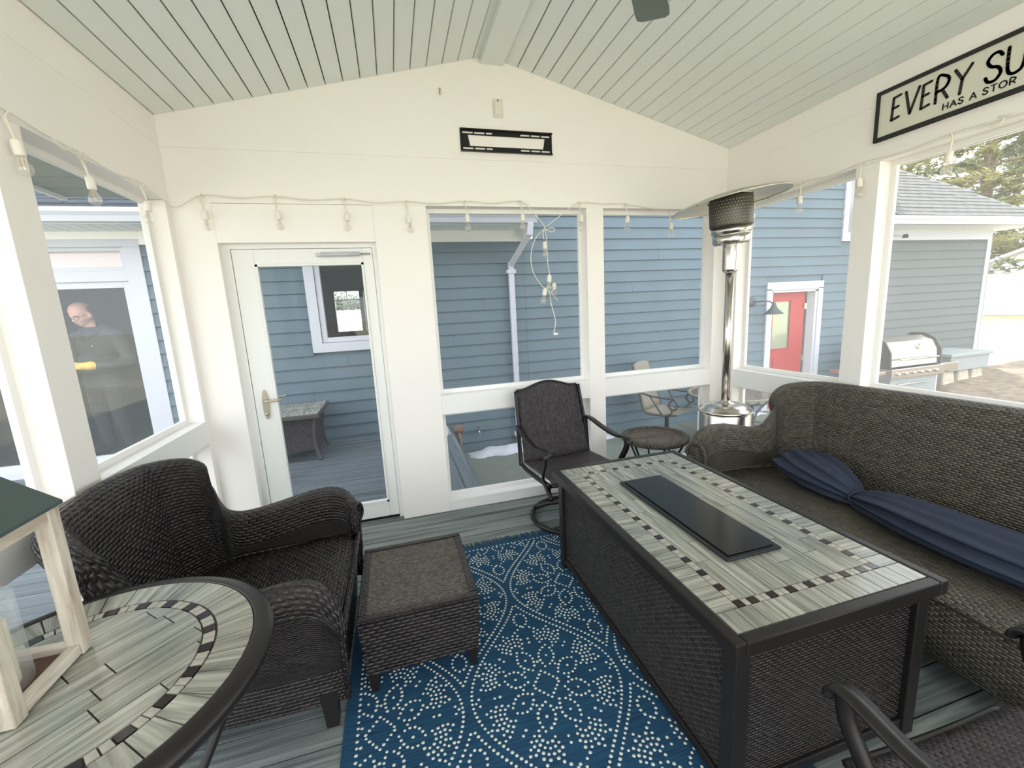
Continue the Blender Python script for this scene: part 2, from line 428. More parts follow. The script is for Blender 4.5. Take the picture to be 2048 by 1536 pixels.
side_wall('wall_right', EX, 1, [(3.03, BY-.0005), (1.97, 2.107), (.25, .39)], [(2.107, 3.03), (.39, 1.97), (FY+.002, .25)], 11, M_screen_r)
# porch front stays open behind the camera but for its header and corner posts
wf = sempty('wall_front')
box('header_board', (WX-T, FY-.12, HZ+.2), (EX+T, FY-.001, 2.66), M_wall, wf)
for xa in (WX-T, EX): box('post', (xa, FY-.12, -.4), (xa+T, FY-.001, HZ+.2), M_wall, wf)

# porch door
door = sempty('door_1')
dy = BY+.06
for xa, xb in ((-1.012, -.965), (-.085, -.055)): box('jamb', (xa, dy-.005, 0), (xb, BY+T, 2.06), M_alu, door)
box('jamb', (-.965, dy-.005, 2.03), (-.085, BY+T, 2.06), M_alu, door)
lx0, lx1, lz0, lz1 = -.963, -.087, .02, 2.028
gx0, gx1, gz0, gz1 = -.835, -.155, .14, 1.93
for a, b in (((lx0, dy, lz0), (gx0, dy+.035, lz1)), ((gx1, dy, lz0), (lx1, dy+.035, lz1)), ((gx0, dy, lz0), (gx1, dy+.035, gz0)), ((gx0, dy, gz1), (gx1, dy+.035, lz1))):
    box('door_stile', a, b, M_alu, door, .004)
for a, b in (((gx0, dy-.006, gz0), (gx0+.014, dy+.03, gz1)), ((gx1-.014, dy-.006, gz0), (gx1, dy+.03, gz1)), ((gx0, dy-.006, gz1-.014), (gx1, dy+.03, gz1)), ((gx0, dy-.006, gz0), (gx1, dy+.03, gz0+.014))):
    box('glazing_bead', a, b, M_alu, door)
MB().add([(gx0,dy+.015,gz0),(gx1,dy+.015,gz0),(gx1,dy+.015,gz1),(gx0,dy+.015,gz1)], [(0,1,2,3)]).build('pane', M_doorglass, door)
hx = -.895
pl = MB().lathe([(.0, 0), (.021, 0), (.021, .012), (0, .012)], 20, (0,0,0), Matrix.Rotation(PI/2, 3, 'X') @ Matrix.Diagonal((1, 5.0, 1)))
hp = pl.build('handle_plate', M_brass, door, loc=(hx, dy, .99))
MB().tube([(0, -.012, .03), (0, -.045, .03), (.02, -.052, .03), (.11, -.05, .03)], .008).build('lever', M_brass, hp, True)
MB().tube([(0, .05, .03), (0, .085, .03), (.02, .09, .03), (.11, .09, .035)], .008).build('lever', M_brass, hp, True)
MB().lathe([(.0,.0),(.012,0),(.012,.018),(0,.018)], 14, (0,-.01,-.06), Matrix.Rotation(PI/2, 3, 'X')).build('lock_turn', M_brass, hp, True)
cl = MB().tube([(-.42, dy-.03, 1.985), (-.17, dy-.03, 1.985)], .014, 12).build('door_closer', M_white, door, True)
MB().tube([(-.17, dy-.03, 1.985), (-.10, dy-.03, 1.985)], .005).build('closer_rod', M_steel, cl)
MB().box((-.45, dy-.04, 1.975), (-.42, dy, 1.995)).build('closer_bracket', M_white, cl)
box('sweep', (lx0, dy+.001, .006), (lx1, dy+.03, .02), M_blackmetal, door)

# ------------------------------------------------------------------ house behind the porch (wall plane y = 5.75)
HY = 5.75
house = thing('house', 'blue lap-sided house with white trim, gutter and red side door', 'building')
def siding(par, mat, x0, x1, z0, z1, yw, holes, joint=3.66, ph=0):
    """lapped boards, every board its own piece, cut around the openings"""
    ex = .153; k = 0; z = z0
    while z < z1-.01:
        zt = min(z+ex, z1); segs = [(x0, x1)]
        for hx0, hx1, hz0, hz1 in holes:
            if zt > hz0+.01 and z < hz1-.01:
                ns = []
                for a, b in segs:
                    if hx1 <= a or hx0 >= b: ns.append((a, b)); continue
                    if hx0 > a: ns.append((a, hx0))
                    if hx1 < b: ns.append((hx1, b))
                segs = ns
        off = ((k*1.37+ph) % joint)
        for a, b in segs:
            cuts = [a]; j = x0+off
            while j < b:
                if j > a+.25 and j < b-.25: cuts.append(j)
                j += joint
            cuts.append(b)
            for c, d in zip(cuts[:-1], cuts[1:]):
                c2, d2 = c+.0012, d-.0012
                MB().hexa([(c2,yw-.027,z),(d2,yw-.027,z),(d2,yw,z),(c2,yw,z),(c2,yw-.007,zt+.012),(d2,yw-.007,zt+.012),(d2,yw,zt+.012),(c2,yw,zt+.012)]).build('board', mat, par)
        z += ex; k += 1
sw = empty('siding_wall', parent=house)
holes = [(-4.75, -2.58, .02, 2.52), (-.975, .32, 1.145, 2.42), (6.0, 7.2, -.44, 1.77), (7.55, 7.92, 2.415, 3.6)]
siding(sw, M_blue, -5.6, 1.82, -.42, 2.46, HY, holes[:2])
siding(sw, M_blue, 1.82, 8.75, -.42, 3.9, HY, holes[2:], ph=.8)
siding(sw, M_blue, -.4, 1.82, 2.9, 3.9, HY+.02, [], ph=.8)
# solid wall behind the boards, left with its openings
def wall_holes(name, x0, x1, z0, z1, y0, y1, hs, mat, par):
    xs = sorted({x0, x1, *[h[0] for h in hs], *[h[1] for h in hs]}); zs = sorted({z0, z1, *[h[2] for h in hs], *[h[3] for h in hs]})
    mb = MB()
    for a, b in zip(xs[:-1], xs[1:]):
        for c, d in zip(zs[:-1], zs[1:]):
            mx, mz = (a+b)/2, (c+d)/2
            if any(h[0] < mx < h[1] and h[2] < mz < h[3] for h in hs): continue
            mb.box((a, y0, c), (b, y1, d))
    return mb.build(name, mat, par)
wall_holes('wall_core', -5.6, 8.75, -.42, 6.4, HY+.001, HY+.15, holes, M_blue, house)
box('sun_block_wall', (1.83, HY+.15, 2.0), (1.95, HY+6, 6.4), M_blue, house)  # unseen side wall, added to keep the sun off porch and deck
# roof and gable over the tall part, out of view, added to cast shade
MB().prism([(1.7, 6.3), (8.9, 6.3), (5.3, 8.6)], fny, HY-.35, HY+6).build('shade_roof', M_shing_d, house)
# frieze, soffit, gutter, lower roof on the left part
box('frieze_board', (-5.6, HY-.03, 2.46), (1.82, HY, 2.60), M_trim, house)
so = box('soffit', (-5.6, HY-.42, 2.60), (1.82, HY, 2.62), M_ceil, house)
for i in range(60):
    x = -5.5+i*.122
    if x < 1.8: box('soffit_groove', (x, HY-.41, 2.596), (x+.012, HY-.03, 2.60), M_ceil, so)
MB().prism([(HY-.42, 2.60), (HY-.44, 2.60), (HY-.44, 2.74), (HY-.42, 2.74)], lambda a, b, t: (t, a, b), -5.6, 1.82).build('fascia', M_trim, house)
gp = [(0, 0), (-.075, 0), (-.095, .05), (-.12, .085), (-.12, .125), (-.105, .125), (-.105, .09), (-.085, .06), (-.066, .012), (0, .012)]
def gutter(x0, x1, yb, zb, par):
    g = MB().prism([(yb+a, zb+b) for a, b in gp], lambda a, b, t: (t, a, b), x0, x1).build('gutter', M_white, par)
    for x in (x0, x1): MB().prism([(yb, zb), (yb-.075, zb), (yb-.12, zb+.085), (yb-.12, zb+.125), (yb, zb+.125)], lambda a, b, t: (t, a, b), x-.003, x+.003).build('end_cap', M_white, g)
gutter(-5.6, 1.86, HY-.44, 2.605, house)
ds = MB()
xd = 1.615
for p, q in (((xd+.16, HY-.50, 2.61), (xd+.15, HY-.48, 2.46)), ((xd+.15, HY-.48, 2.48), (xd, HY-.08, 2.14)), ((xd, HY-.075, 2.18), (xd, HY-.075, -.34))):
    ds.bar(p, q, .075, .055, (0, -1, .2))
dso = ds.build('downspout', M_white, house, bevel=.006)
for z in (2.06, -.22): box('strap', (xd-.062, HY-.11, z-.025), (xd+.062, HY-.02, z+.025), M_white, dso)
MB().prism([(1.82, 2.46), (1.90, 2.46), (1.90, 2.66), (1.82, 2.60)], fny, HY-.2, HY-.02).build('frieze_return', M_trim, house)
rl = MB().prism([(HY-.52, 2.735), (HY-.52, 2.76), (HY+4, 5.03), (HY+4, 5.0)], lambda a, b, t: (t, a, b), -5.9, 1.9).build('lower_roof', M_shing_d, house)
tab = MB().box((-.145, 0, 0), (.145, .16, .012)); to = tab.build('shingle', M_shing_d); tabm = to.data; bpy.data.objects.remove(to)
pit = math.atan2(2.27, 4.52)
for r in range(7):
    for c in range(13):
        x = -5.9+.15+c*.3+(.15 if r % 2 else 0); t = .0+r*.145
        inst('shingle', tabm, rl, (x, HY-.52+t*math.cos(pit), 2.762+t*math.sin(pit)+random.uniform(0, .004)), rot=(pit-.05, 0, 0))
# window seen through the porch door
def trimmed_window(x0, x1, z0, z1, cas, par, name='window', glass=True, sash=.06):
    wn = empty(name, parent=par)
    for a, b in (((x0, HY-.045, z0), (x0+cas, HY, z1)), ((x1-cas, HY-.045, z0), (x1, HY, z1)), ((x0+cas, HY-.045, z0), (x1-cas, HY, z0+cas)), ((x0+cas, HY-.045, z1-cas), (x1-cas, HY, z1))): box('casing', a, b, M_white, wn, .002)
    xa, xb, za, zb = x0+cas+.004, x1-cas-.004, z0+cas+.004, z1-cas-.004
    for a, b in (((xa, HY-.02, za), (xa+sash, HY+.06, zb)), ((xb-sash, HY-.02, za), (xb, HY+.06, zb)), ((xa+sash, HY-.02, za), (xb-sash, HY+.06, za+sash)), ((xa+sash, HY-.02, zb-sash), (xb-sash, HY+.06, zb))): box('sash', a, b, M_white, wn, .003)
    if glass: MB().add([(xa,HY+.02,za),(xb,HY+.02,za),(xb,HY+.02,zb),(xa,HY+.02,zb)], [(0,1,2,3)]).build('pane', M_glass, wn)
    return wn
trimmed_window(-.975, .32, 1.145, 2.42, .115, house)
trimmed_window(7.55, 7.92, 2.415, 3.6, .10, house, sash=.04)
# sliding door and transom on the left
sl = empty('sliding_door', parent=house)
X0, X1 = -4.75, -2.58
for a, b in (((X0, HY-.03, .02), (X0+.13, HY+.04, 2.44)), ((X1-.16, HY-.03, .02), (X1, HY+.04, 2.44)), ((X0, HY-.035, 2.44), (X1, HY+.04, 2.52)), ((X0+.13, HY-.02, 2.08), (X1-.16, HY+.055, 2.19))): box('casing', a, b, M_white, sl, .002)
for xa, xb in ((X0+.13, -3.78), (-3.78, X1-.16)):
    for a, b in (((xa, HY+.0, .06), (xa+.07, HY+.05, 2.08)), ((xb-.07, HY+.0, .06), (xb, HY+.05, 2.08)), ((xa+.07, HY, .06), (xb-.07, HY+.05, .14)), ((xa+.07, HY, 2.01), (xb-.07, HY+.05, 2.08))): box('sash', a, b, M_white, sl, .003)
    MB().add([(xa,HY+.025,.1),(xb,HY+.025,.1),(xb,HY+.025,2.05),(xa,HY+.025,2.05)], [(0,1,2,3)]).build('pane', M_glass, sl)
for a, b in (((X0+.13, HY, 2.19), (X1-.16, HY+.04, 2.23)), ((X0+.13, HY, 2.40), (X1-.16, HY+.039, 2.44)), ((X0+.13, HY, 2.23), (X0+.17, HY+.04, 2.40)), ((X1-.2, HY, 2.23), (X1-.16, HY+.04, 2.40))): box('sash', a, b, M_white, sl)
box('transom_reflection', (X0+.15, HY+.05, 2.2), (X1-.18, HY+.06, 2.43), plain('painted sky reflection', S(226,214,214), .6), sl)  # pinkish sheet, its colour stands in for sky reflected in the transom
box('sill', (X0, HY-.06, -.02), (X1, HY+.05, .06), M_white, sl)
# room behind the glass
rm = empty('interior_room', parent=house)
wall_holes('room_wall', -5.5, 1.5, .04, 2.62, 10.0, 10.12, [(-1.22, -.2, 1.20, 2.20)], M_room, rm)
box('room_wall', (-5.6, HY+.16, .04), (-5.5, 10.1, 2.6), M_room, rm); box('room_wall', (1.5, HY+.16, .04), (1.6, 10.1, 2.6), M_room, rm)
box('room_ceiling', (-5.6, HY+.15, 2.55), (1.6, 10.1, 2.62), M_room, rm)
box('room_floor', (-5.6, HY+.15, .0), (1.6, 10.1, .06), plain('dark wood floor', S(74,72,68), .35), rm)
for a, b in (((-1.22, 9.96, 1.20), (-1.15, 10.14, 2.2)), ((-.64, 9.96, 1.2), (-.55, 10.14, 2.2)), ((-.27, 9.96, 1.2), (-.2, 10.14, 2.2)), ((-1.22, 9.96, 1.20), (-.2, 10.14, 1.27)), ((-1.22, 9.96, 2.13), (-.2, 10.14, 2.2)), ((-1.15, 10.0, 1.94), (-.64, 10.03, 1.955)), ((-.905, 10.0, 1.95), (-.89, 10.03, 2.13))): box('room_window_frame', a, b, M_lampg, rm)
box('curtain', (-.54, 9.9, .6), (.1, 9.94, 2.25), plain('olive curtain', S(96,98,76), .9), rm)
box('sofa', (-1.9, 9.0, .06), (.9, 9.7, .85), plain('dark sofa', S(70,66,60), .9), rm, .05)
# red side door
rd = empty('side_door', parent=house)
for a, b in (((6.0, HY-.05, -.44), (6.10, HY, 1.66)), ((7.1, HY-.05, -.44), (7.2, HY, 1.66)), ((6.0, HY-.05, 1.64), (7.2, HY, 1.77))): box('casing', a, b, M_white, rd, .003)
for a, b in (((6.10, HY-.03, -.44), (6.14, HY+.12, 1.62)), ((7.05, HY-.03, -.44), (7.1, HY+.12, 1.62)), ((6.1, HY-.03, 1.6), (7.1, HY+.12, 1.64))): box('jamb', a, b, M_white, rd)
dr = empty('door_leaf', parent=rd); dr.location = (6.93, HY+.06, 0); dr.rotation_euler = (0, 0, 0)
def leaf(a, b): MB().box((a[0]-6.93, 0, a[1]), (b[0]-6.93, .045, b[1])).build('door_panel', M_red, dr)
leaf((6.14, -.42), (6.22, 1.6)); leaf((6.62, -.42), (6.93, 1.6)); leaf((6.22, 1.46), (6.62, 1.6)); leaf((6.22, -.42), (6.62, .64))
MB().box((6.3-6.93, -.012, -.3), (6.54-6.93, 0, .48)).build('door_panel', M_red, dr, bevel=.008)
for a, b in (((-.71, -.012, .63), (-.69, 0, 1.47)), ((-.32, -.012, .63), (-.30, 0, 1.47)), ((-.71, -.012, .63), (-.30, 0, .65)), ((-.71, -.012, 1.45), (-.30, 0, 1.47))): MB().box(a, b).build('glazing_bead', M_red, dr)
MB().box((-.71, .01, .64), (-.31, .02, 1.46)).build('pane', plain('obscure door glass', S(170,176,150), .15, .25), dr)
for z in (1.35, .45): MB().box((-.02, -.02, z-.05), (.03, .0, z+.05)).build('hinge', M_brass, dr)
for ch in list(dr.children):
    ch.location = ch.location+dr.location; ch.parent = rd
bpy.data.objects.remove(dr)
# wall lamp, faucet
lp = thing('wall_lamp', 'grey gooseneck barn lamp on blue siding beside red door', 'lamp', (5.72, HY-.02, 1.47))
MB().lathe([(0,0),(.075,0),(.07,.02),(0,.022)], 20, (0,0,0), Matrix.Rotation(PI/2, 3, 'X')).build('back_plate', M_lampg, lp, True)
MB().tube([(0,-.02,0),(.03,-.16,.005),(.13,-.22,.0),(.2,-.24,-.05)], .011).build('arm', M_lampg, lp, True)
MB().lathe([(.02,.03),(.035,-.02),(.05,-.06),(.12,-.13),(.15,-.155),(.146,-.157),(.04,-.06)], 24, (.2,-.24,-.05), cap=False).build('shade', M_lampg, lp, True)
fc = thing('faucet', 'small metal garden tap on the blue siding', 'faucet', (1.03, HY-.03, -.10))
MB().tube([(0,0,0),(0,-.07,0),(.0,-.09,-.03)], .013).build('spout', M_steel, fc, True)
MB().lathe([(.0,0),(.03,0),(.03,.008),(0,.008)], 12, (0,-.05,.045)).build('valve_wheel', M_steel, fc); MB().tube([(0,-.05,0),(0,-.05,.045)], .006).build('stem', M_steel, fc)
to_ = thing('garden_torch', 'rusty brown garden post with round disc head by the deck edge', 'garden post', (.71, 5.36, -.42))
MB().tube([(0,0,0),(0,0,.42)], .028, 12).build('post', M_copper, to_, True)
MB().lathe([(0,-.035),(.03,-.03),(.06,-.02),(.07,0),(.06,.02),(.03,.03),(0,.035)], 20, (0,0,.46), Matrix.Rotation(PI/2, 3, 'X')).build('disc_head', M_copper, to_, True)

# ------------------------------------------------------------------ garage wing on the right
gar = thing('garage', 'grey-blue garage wing with white corner boards and sunlit shingle roof', 'building')
gs = empty('siding_wall', parent=gar)
siding(gs, M_gable, 8.752, 11.32, -.22, 2.42, HY, [], ph=2.1)
box('wall_core', (8.752, HY+.001, -.3), (11.42, HY+5, 2.62), M_gable, gar)
box('corner_board', (11.31, HY-.03, -.1), (11.43, HY, 2.42), M_white, gar); box('corner_board', (11.42, HY-.03, -.1), (11.44, HY+.1, 2.42), M_white, gar)
box('frieze_board', (8.752, HY-.03, 2.42), (11.43, HY, 2.60), M_white, gar)
box('soffit', (7.95, HY-.42, 2.60), (8.752, HY-.03, 2.62), M_ceil, gar); box('soffit', (8.752, HY-.42, 2.60), (11.85, HY+5.4, 2.62), M_ceil, gar)
MB().prism([(HY-.42, 2.60), (HY-.44, 2.60), (HY-.44, 2.74), (HY-.42, 2.74)], lambda a, b, t: (t, a, b), 7.95, 11.87).build('fascia', M_white, gar)
box('fascia', (11.85, HY-.44, 2.60), (11.87, HY+5.4, 2.74), M_white, gar)
gutter(7.95, 11.95, HY-.44, 2.605, gar)
EXR, EYR, EZR, GP = 12.05, HY-.5, 2.735, .80
depth = 4.2
MB().add([(8.752,EYR,EZR),(EXR,EYR,EZR),(EXR-depth+.92,EYR+depth-.92,EZR+GP*(depth-.92)),(8.752,EYR+depth-.92,EZR+GP*(depth-.92)),(EXR,EYR+9,EZR),(7.95,EYR,EZR),(7.95,HY-.03,EZR+GP*.47),(8.752,HY-.03,EZR+GP*.47)], [(0,1,2,3),(1,4,2),(5,0,7,6)]).build('roof_deck', M_shing, gar)
rr = empty('roof_shingles', parent=gar)
to = MB().box((-.145, 0, 0), (.145, .18, .014)).build('shingle', M_shing); tabm2 = to.data; bpy.data.objects.remove(to)
pg = math.atan(GP); nsh = 0
for r in range(34):
    t = r*.14; yy = t*math.cos(pg); xr = EXR-yy
    x = (8.25 if r < 4 else 8.92)+(r % 2)*.15
    while x < xr-.1:
        if nsh < 298:
            inst('shingle', tabm2, rr, (x, EYR+yy, EZR+.004+t*math.sin(pg)+random.uniform(0, .004)), rot=(pg-.06, 0, 0)); nsh += 1
        x += .3
    if nsh >= 298: break
sp = thing('security_light', 'small dark spot light on the garage frieze board', 'lamp', (8.75, HY-.05, 2.5))
MB().tube([(0,0,0),(.06,-.1,-.03)], .012).build('arm', M_white, sp); MB().lathe([(0,0),(.03,.0),(.045,-.06),(0,-.06)], 14, (.09,-.12,-.0)).build('lamp_head', M_blackmetal, sp)

# ------------------------------------------------------------------ outside deck, patio, ground
deck = struct(empty('deck'))
dm = board_mesh('deck_board', 5.9, .137, .03, M_deckout)
y = BY+T+.075
while y < HY: inst('deck_board', dm, deck, (-2.6, y, 0)); y += .143
dm2 = board_mesh('deck_board', 4.0, .137, .03, M_deckout)
y = BY+T-.07
while y > -.6: inst('deck_board', dm2, deck, (WX-T-2.02, y, 0)); y -= .143
bm_ = board_mesh('border_board', HY-BY-T-.03, .137, .03, M_deckout)
for x in (.42, .563): inst('border_board', bm_, deck, (x, (HY+BY+T)/2, 0), rz=PI/2)
box('rim_joist', (.60, BY+T, -.40), (.63, HY-.02, -.002), M_deckout, deck)
box('subdeck', (-5.6, BY+T, -.12), (.60, HY, -.031), M_gap, deck); box('subdeck', (-5.6, -.7, -.12), (WX-T, BY+T, -.031), M_gap, deck)
box('porch_skirt', (WX-T, FY, -.42), (EX+T, BY+T-.01, -.122), M_deckout, deck)
def gz(x, y):
    t = min(max((x-6.2)/5.0, 0), 1); z = -.42+.40*t*t*(3-2*t)
    d = math.hypot(x-3, y-3)
    if x < 3 and d > 9: z += .02*(d-9)*.2
    z += max(0, min(y, 95)-14)*.042*min(max((8-x)/6, 0), 1)
    return z+.06*min(max((x-11)/15, 0), 3)
gr = MB(); xs = [-160,-90,-50,-30,-18,-10]+[i*1.0 for i in range(-8,22)]+[24,28,34,42,55,75,100,140,180]; ys = [-160,-80,-40,-20,-12]+[i*1.0 for i in range(-8,14)]+[16,20,26,34,45,60,90,140,200]
gr.add([(x,y,gz(x,y)) for y in ys for x in xs], [(j*len(xs)+i, j*len(xs)+i+1, (j+1)*len(xs)+i+1, (j+1)*len(xs)+i) for j in range(len(ys)-1) for i in range(len(xs)-1)])
struct(gr.build('ground', M_grass, None, True))
patio = struct(empty('patio'))
for i in range(6):
    for j in range(3):
        x0 = .66+i*1.2; y0 = 1.7+j*1.33
        if x0 < EX+T+.05 and y0 < BY+T: y0b = BY+T+.02
        else: y0b = y0
        if y0b > y0+1.3: continue
        box('paving_slab', (x0+.006, y0b, -.5), (x0+1.194, y0+1.32, -.395), M_conc, patio)
def strip(name, pts, mat, label, cat, th=.02):
    mb = MB(); n = len(pts)
    tp = [(x, y, gz(x, y)+th) for x, y in pts]; bt = [(x, y, gz(x, y)-.1) for x, y in pts]
    mb.add(tp+bt, [list(range(n))]+[(i, (i+1) % n, (i+1) % n+n, i+n) for i in range(n)]); o = mb.build(name, mat); o['label'] = label; o['category'] = cat; return o
# snow bank lumps along the wall base
def lump(name, x0, x1, y0, y1, z, h, label, seed):
    r = random.Random(seed); nx, ny = 30, 8; mb = MB(); V = []
    for j in range(ny+1):
        for i in range(nx+1):
            u, v_ = i/nx, j/ny; e = (1-abs(2*u-1)**6)*(1-abs(2*v_-1)**3)
            V.append((x0+(x1-x0)*u, y0+(y1-y0)*v_+.03*math.sin(7*u*6+seed), z+h*e*(.75+.35*r.random())-.02))
    mb.add(V, [(j*(nx+1)+i, j*(nx+1)+i+1, (j+1)*(nx+1)+i+1, (j+1)*(nx+1)+i) for j in range(ny) for i in range(nx)])
    o = mb.build(name, M_snow, None, True); tag(o, label, 'snow'); o['kind'] = 'stuff'
lump('snow_bank', .78, 3.1, 5.33, 5.685, -.41, .12, 'long white snow ridge at the foot of the blue wall', 1)
lump('snow_patch', .32, .60, 5.30, 5.685, -.005, .14, 'small white snow heap on the corner of the deck', 2)
lump('snow_crust', 4.6, 6.0, 5.49, 5.64, -.4, .06, 'thin broken snow crust under the patio furniture', 3)

# mulch bed, lawn strips and drive on the right
mb = MB(); nx, ny = 26, 14
mb.add([(7.9+i*.32, .8+j*.325, gz(7.9+i*.32, .8+j*.325)+.015+random.uniform(0, .03)) for j in range(ny+1) for i in range(nx+1)], [(j*(nx+1)+i, j*(nx+1)+i+1, (j+1)*(nx+1)+i+1, (j+1)*(nx+1)+i) for j in range(ny) for i in range(nx)])
o = mb.build('mulch_bed', M_mulch); tag(o, 'brown mulch and leaf litter beside the grill', 'mulch'); o['kind'] = 'stuff'
def patch(name, pts, mat, label, cat, dz):
    o = MB().prism(pts, lambda a, b, t: (a, b, gz(a, b)+t), -.05, dz).build(name, mat); tag(o, label, cat); return o
patch('driveway', [(16.4, 4.8), (21.5, 6.0), (22.5, 14), (16.6, 9.6)], plain('pale gravel drive', S(226,226,222), .9), 'pale gravel driveway beyond the garage corner', 'driveway', .03)
patch('brick_apron', [(21.6, 6.2), (27.0, 6.4), (27.7, 14.3), (22.6, 14.0)], plain('orange leaf litter', S(222,168,120), .95), 'orange-brown ground strip in front of the white outbuilding', 'ground strip', .03)
ob = thing('outbuilding', 'pale grey outbuilding with wide white garage door beyond the drive', 'building', (28.3, 14.2, gz(28, 14)), math.atan2(-1.5, .05))
MB().prism([(-.3, 0), (8, 0), (8, 2.35), (3.85, 3.9), (-.3, 2.35)], fny, 0, 6).build('wall', M_outb, ob)
for s_, a in ((1, (-.7, 2.2, 3.85, 3.95)), (-1, (3.85, 3.95, 8.4, 2.2))): MB().prism([(a[0], a[1]), (a[2], a[3]), (a[2], a[3]+.14), (a[0], a[1]+.14)], fny, -.35, 6.3).build('roof', M_white, ob)
gd = box('garage_door', (.1, -.06, .02), (5.2, 0, 2.0), M_gdoor, ob)
for k in range(1, 4): box('panel_line', (.1, -.065, k*.5-.008), (5.2, -.058, k*.5+.008), M_outb, gd)
box('door_casing', (-.1, -.09, .0), (.1, 0, 2.2), M_white, ob); box('door_casing', (-.1, -.09, 2.0), (5.4, 0, 2.22), M_white, ob)

# pines: trunk, branches, needle tufts
def pine(x, y, h, rad, seed, label, mat, base=.3, bend=0, dens=1.0):
    r = random.Random(seed); zb = gz(x, y); t = thing('pine_tree', label, 'tree', (x, y, zb))
    MB().tube([(0,0,-.2),(.05*bend,0,h*.4),(.1*bend,.05,h*.8),(.1*bend,.05,h)], [h*.012,h*.010,h*.006,h*.002], 8).build('trunk', M_bark, t, True)
    br = MB(); nd = MB()
    nb = int(58*dens)
    for i in range(nb):
        k = i/nb; z = h*(base+(1-base)*k); L = rad*(1-k)**.75*(.7+.5*r.random())+.2; a = i*2.4+r.random()
        d = Vector((math.cos(a), math.sin(a), .12-.25*(1-k)+.15*r.random())); p0 = Vector((.1*bend*k, 0, z)); p1 = p0+d*L
        br.tube([p0, p0+d*L*.5+Vector((0,0,.04*L)), p1], [.035*(1.1-k), .02, .006], 4)
        for q in range(int(10+L*8)):
            f = .25+.8*r.random(); c = p0+d*L*f+Vector((r.gauss(0,.16*L*.5), r.gauss(0,.16*L*.5), r.gauss(.03,.10)))
            for _ in range(7):
                dv = Vector((r.gauss(0,1), r.gauss(0,1), r.gauss(.35,.6))).normalized()*(.22+.2*r.random()); sv = dv.orthogonal().normalized()*.06
                b0 = c+Vector((r.gauss(0,.07), r.gauss(0,.07), r.gauss(0,.05)))
                n0 = len(nd.v); nd.v += [tuple(b0-sv), tuple(b0+sv), tuple(b0+dv)]; nd.f.append([n0, n0+1, n0+2]); nd.uv.append(None)
    br.build('branches', M_bark, t); o = nd.build('needles', mat, t); o['kind'] = 'stuff'
pines = [(24, 16.8, 14, 4.2, 'tall olive pine close behind the garage hip', M_needle, .12), (35.7, 18.6, 17, 4.2, 'yellow-green pine with bare pale trunk behind the garage eave', M_needle2, .18),
         (40.5, 20.8, 20, 5.0, 'broad dark pine behind the outbuilding roof', M_needle, .12), (31, 20.2, 17, 4.6, 'yellowish pine behind the garage ridge', M_needle2, .1),
         (46, 22, 20, 5, 'olive pine with low boughs beyond the outbuilding', M_needle, .1), (44, 28, 21, 5.2, 'pale yellow pine at the back of the tree row', M_needle2, .1), (53, 24, 21, 5, 'dense olive pine at the far end of the row', M_needle, .08)]
for i, (x, y, h, rd_, lb, mt_, bs) in enumerate(pines): pine(x, y, h, rd_, 11+i, lb, mt_, bs, bend=(i % 3)-1)
# hedge row far behind the house, seen through its windows
for i in range(3):
    x = -17+i*9.5; hb = MB(); r = random.Random(i)
    for q in range(1500):
        c = Vector((r.uniform(-4.4, 4.4), r.uniform(-.8, .8), abs(r.gauss(0, 1.2))+.1)); dv = Vector((r.gauss(0,1), r.gauss(0,1), r.gauss(.3,1))).normalized()*.6; sv = dv.orthogonal().normalized()*.25
        n0 = len(hb.v); hb.v += [tuple(c-sv), tuple(c+sv), tuple(c+dv)]; hb.f.append([n0, n0+1, n0+2]); hb.uv.append(None)
    o = hb.build('far_hedge', plain('grey green hedge', S(120,128,112), .9), None, loc=(x, 93, gz(x, 93))); tag(o, 'grey-green hedge at the far side of the field', 'hedge', 'hedge row beyond the field')

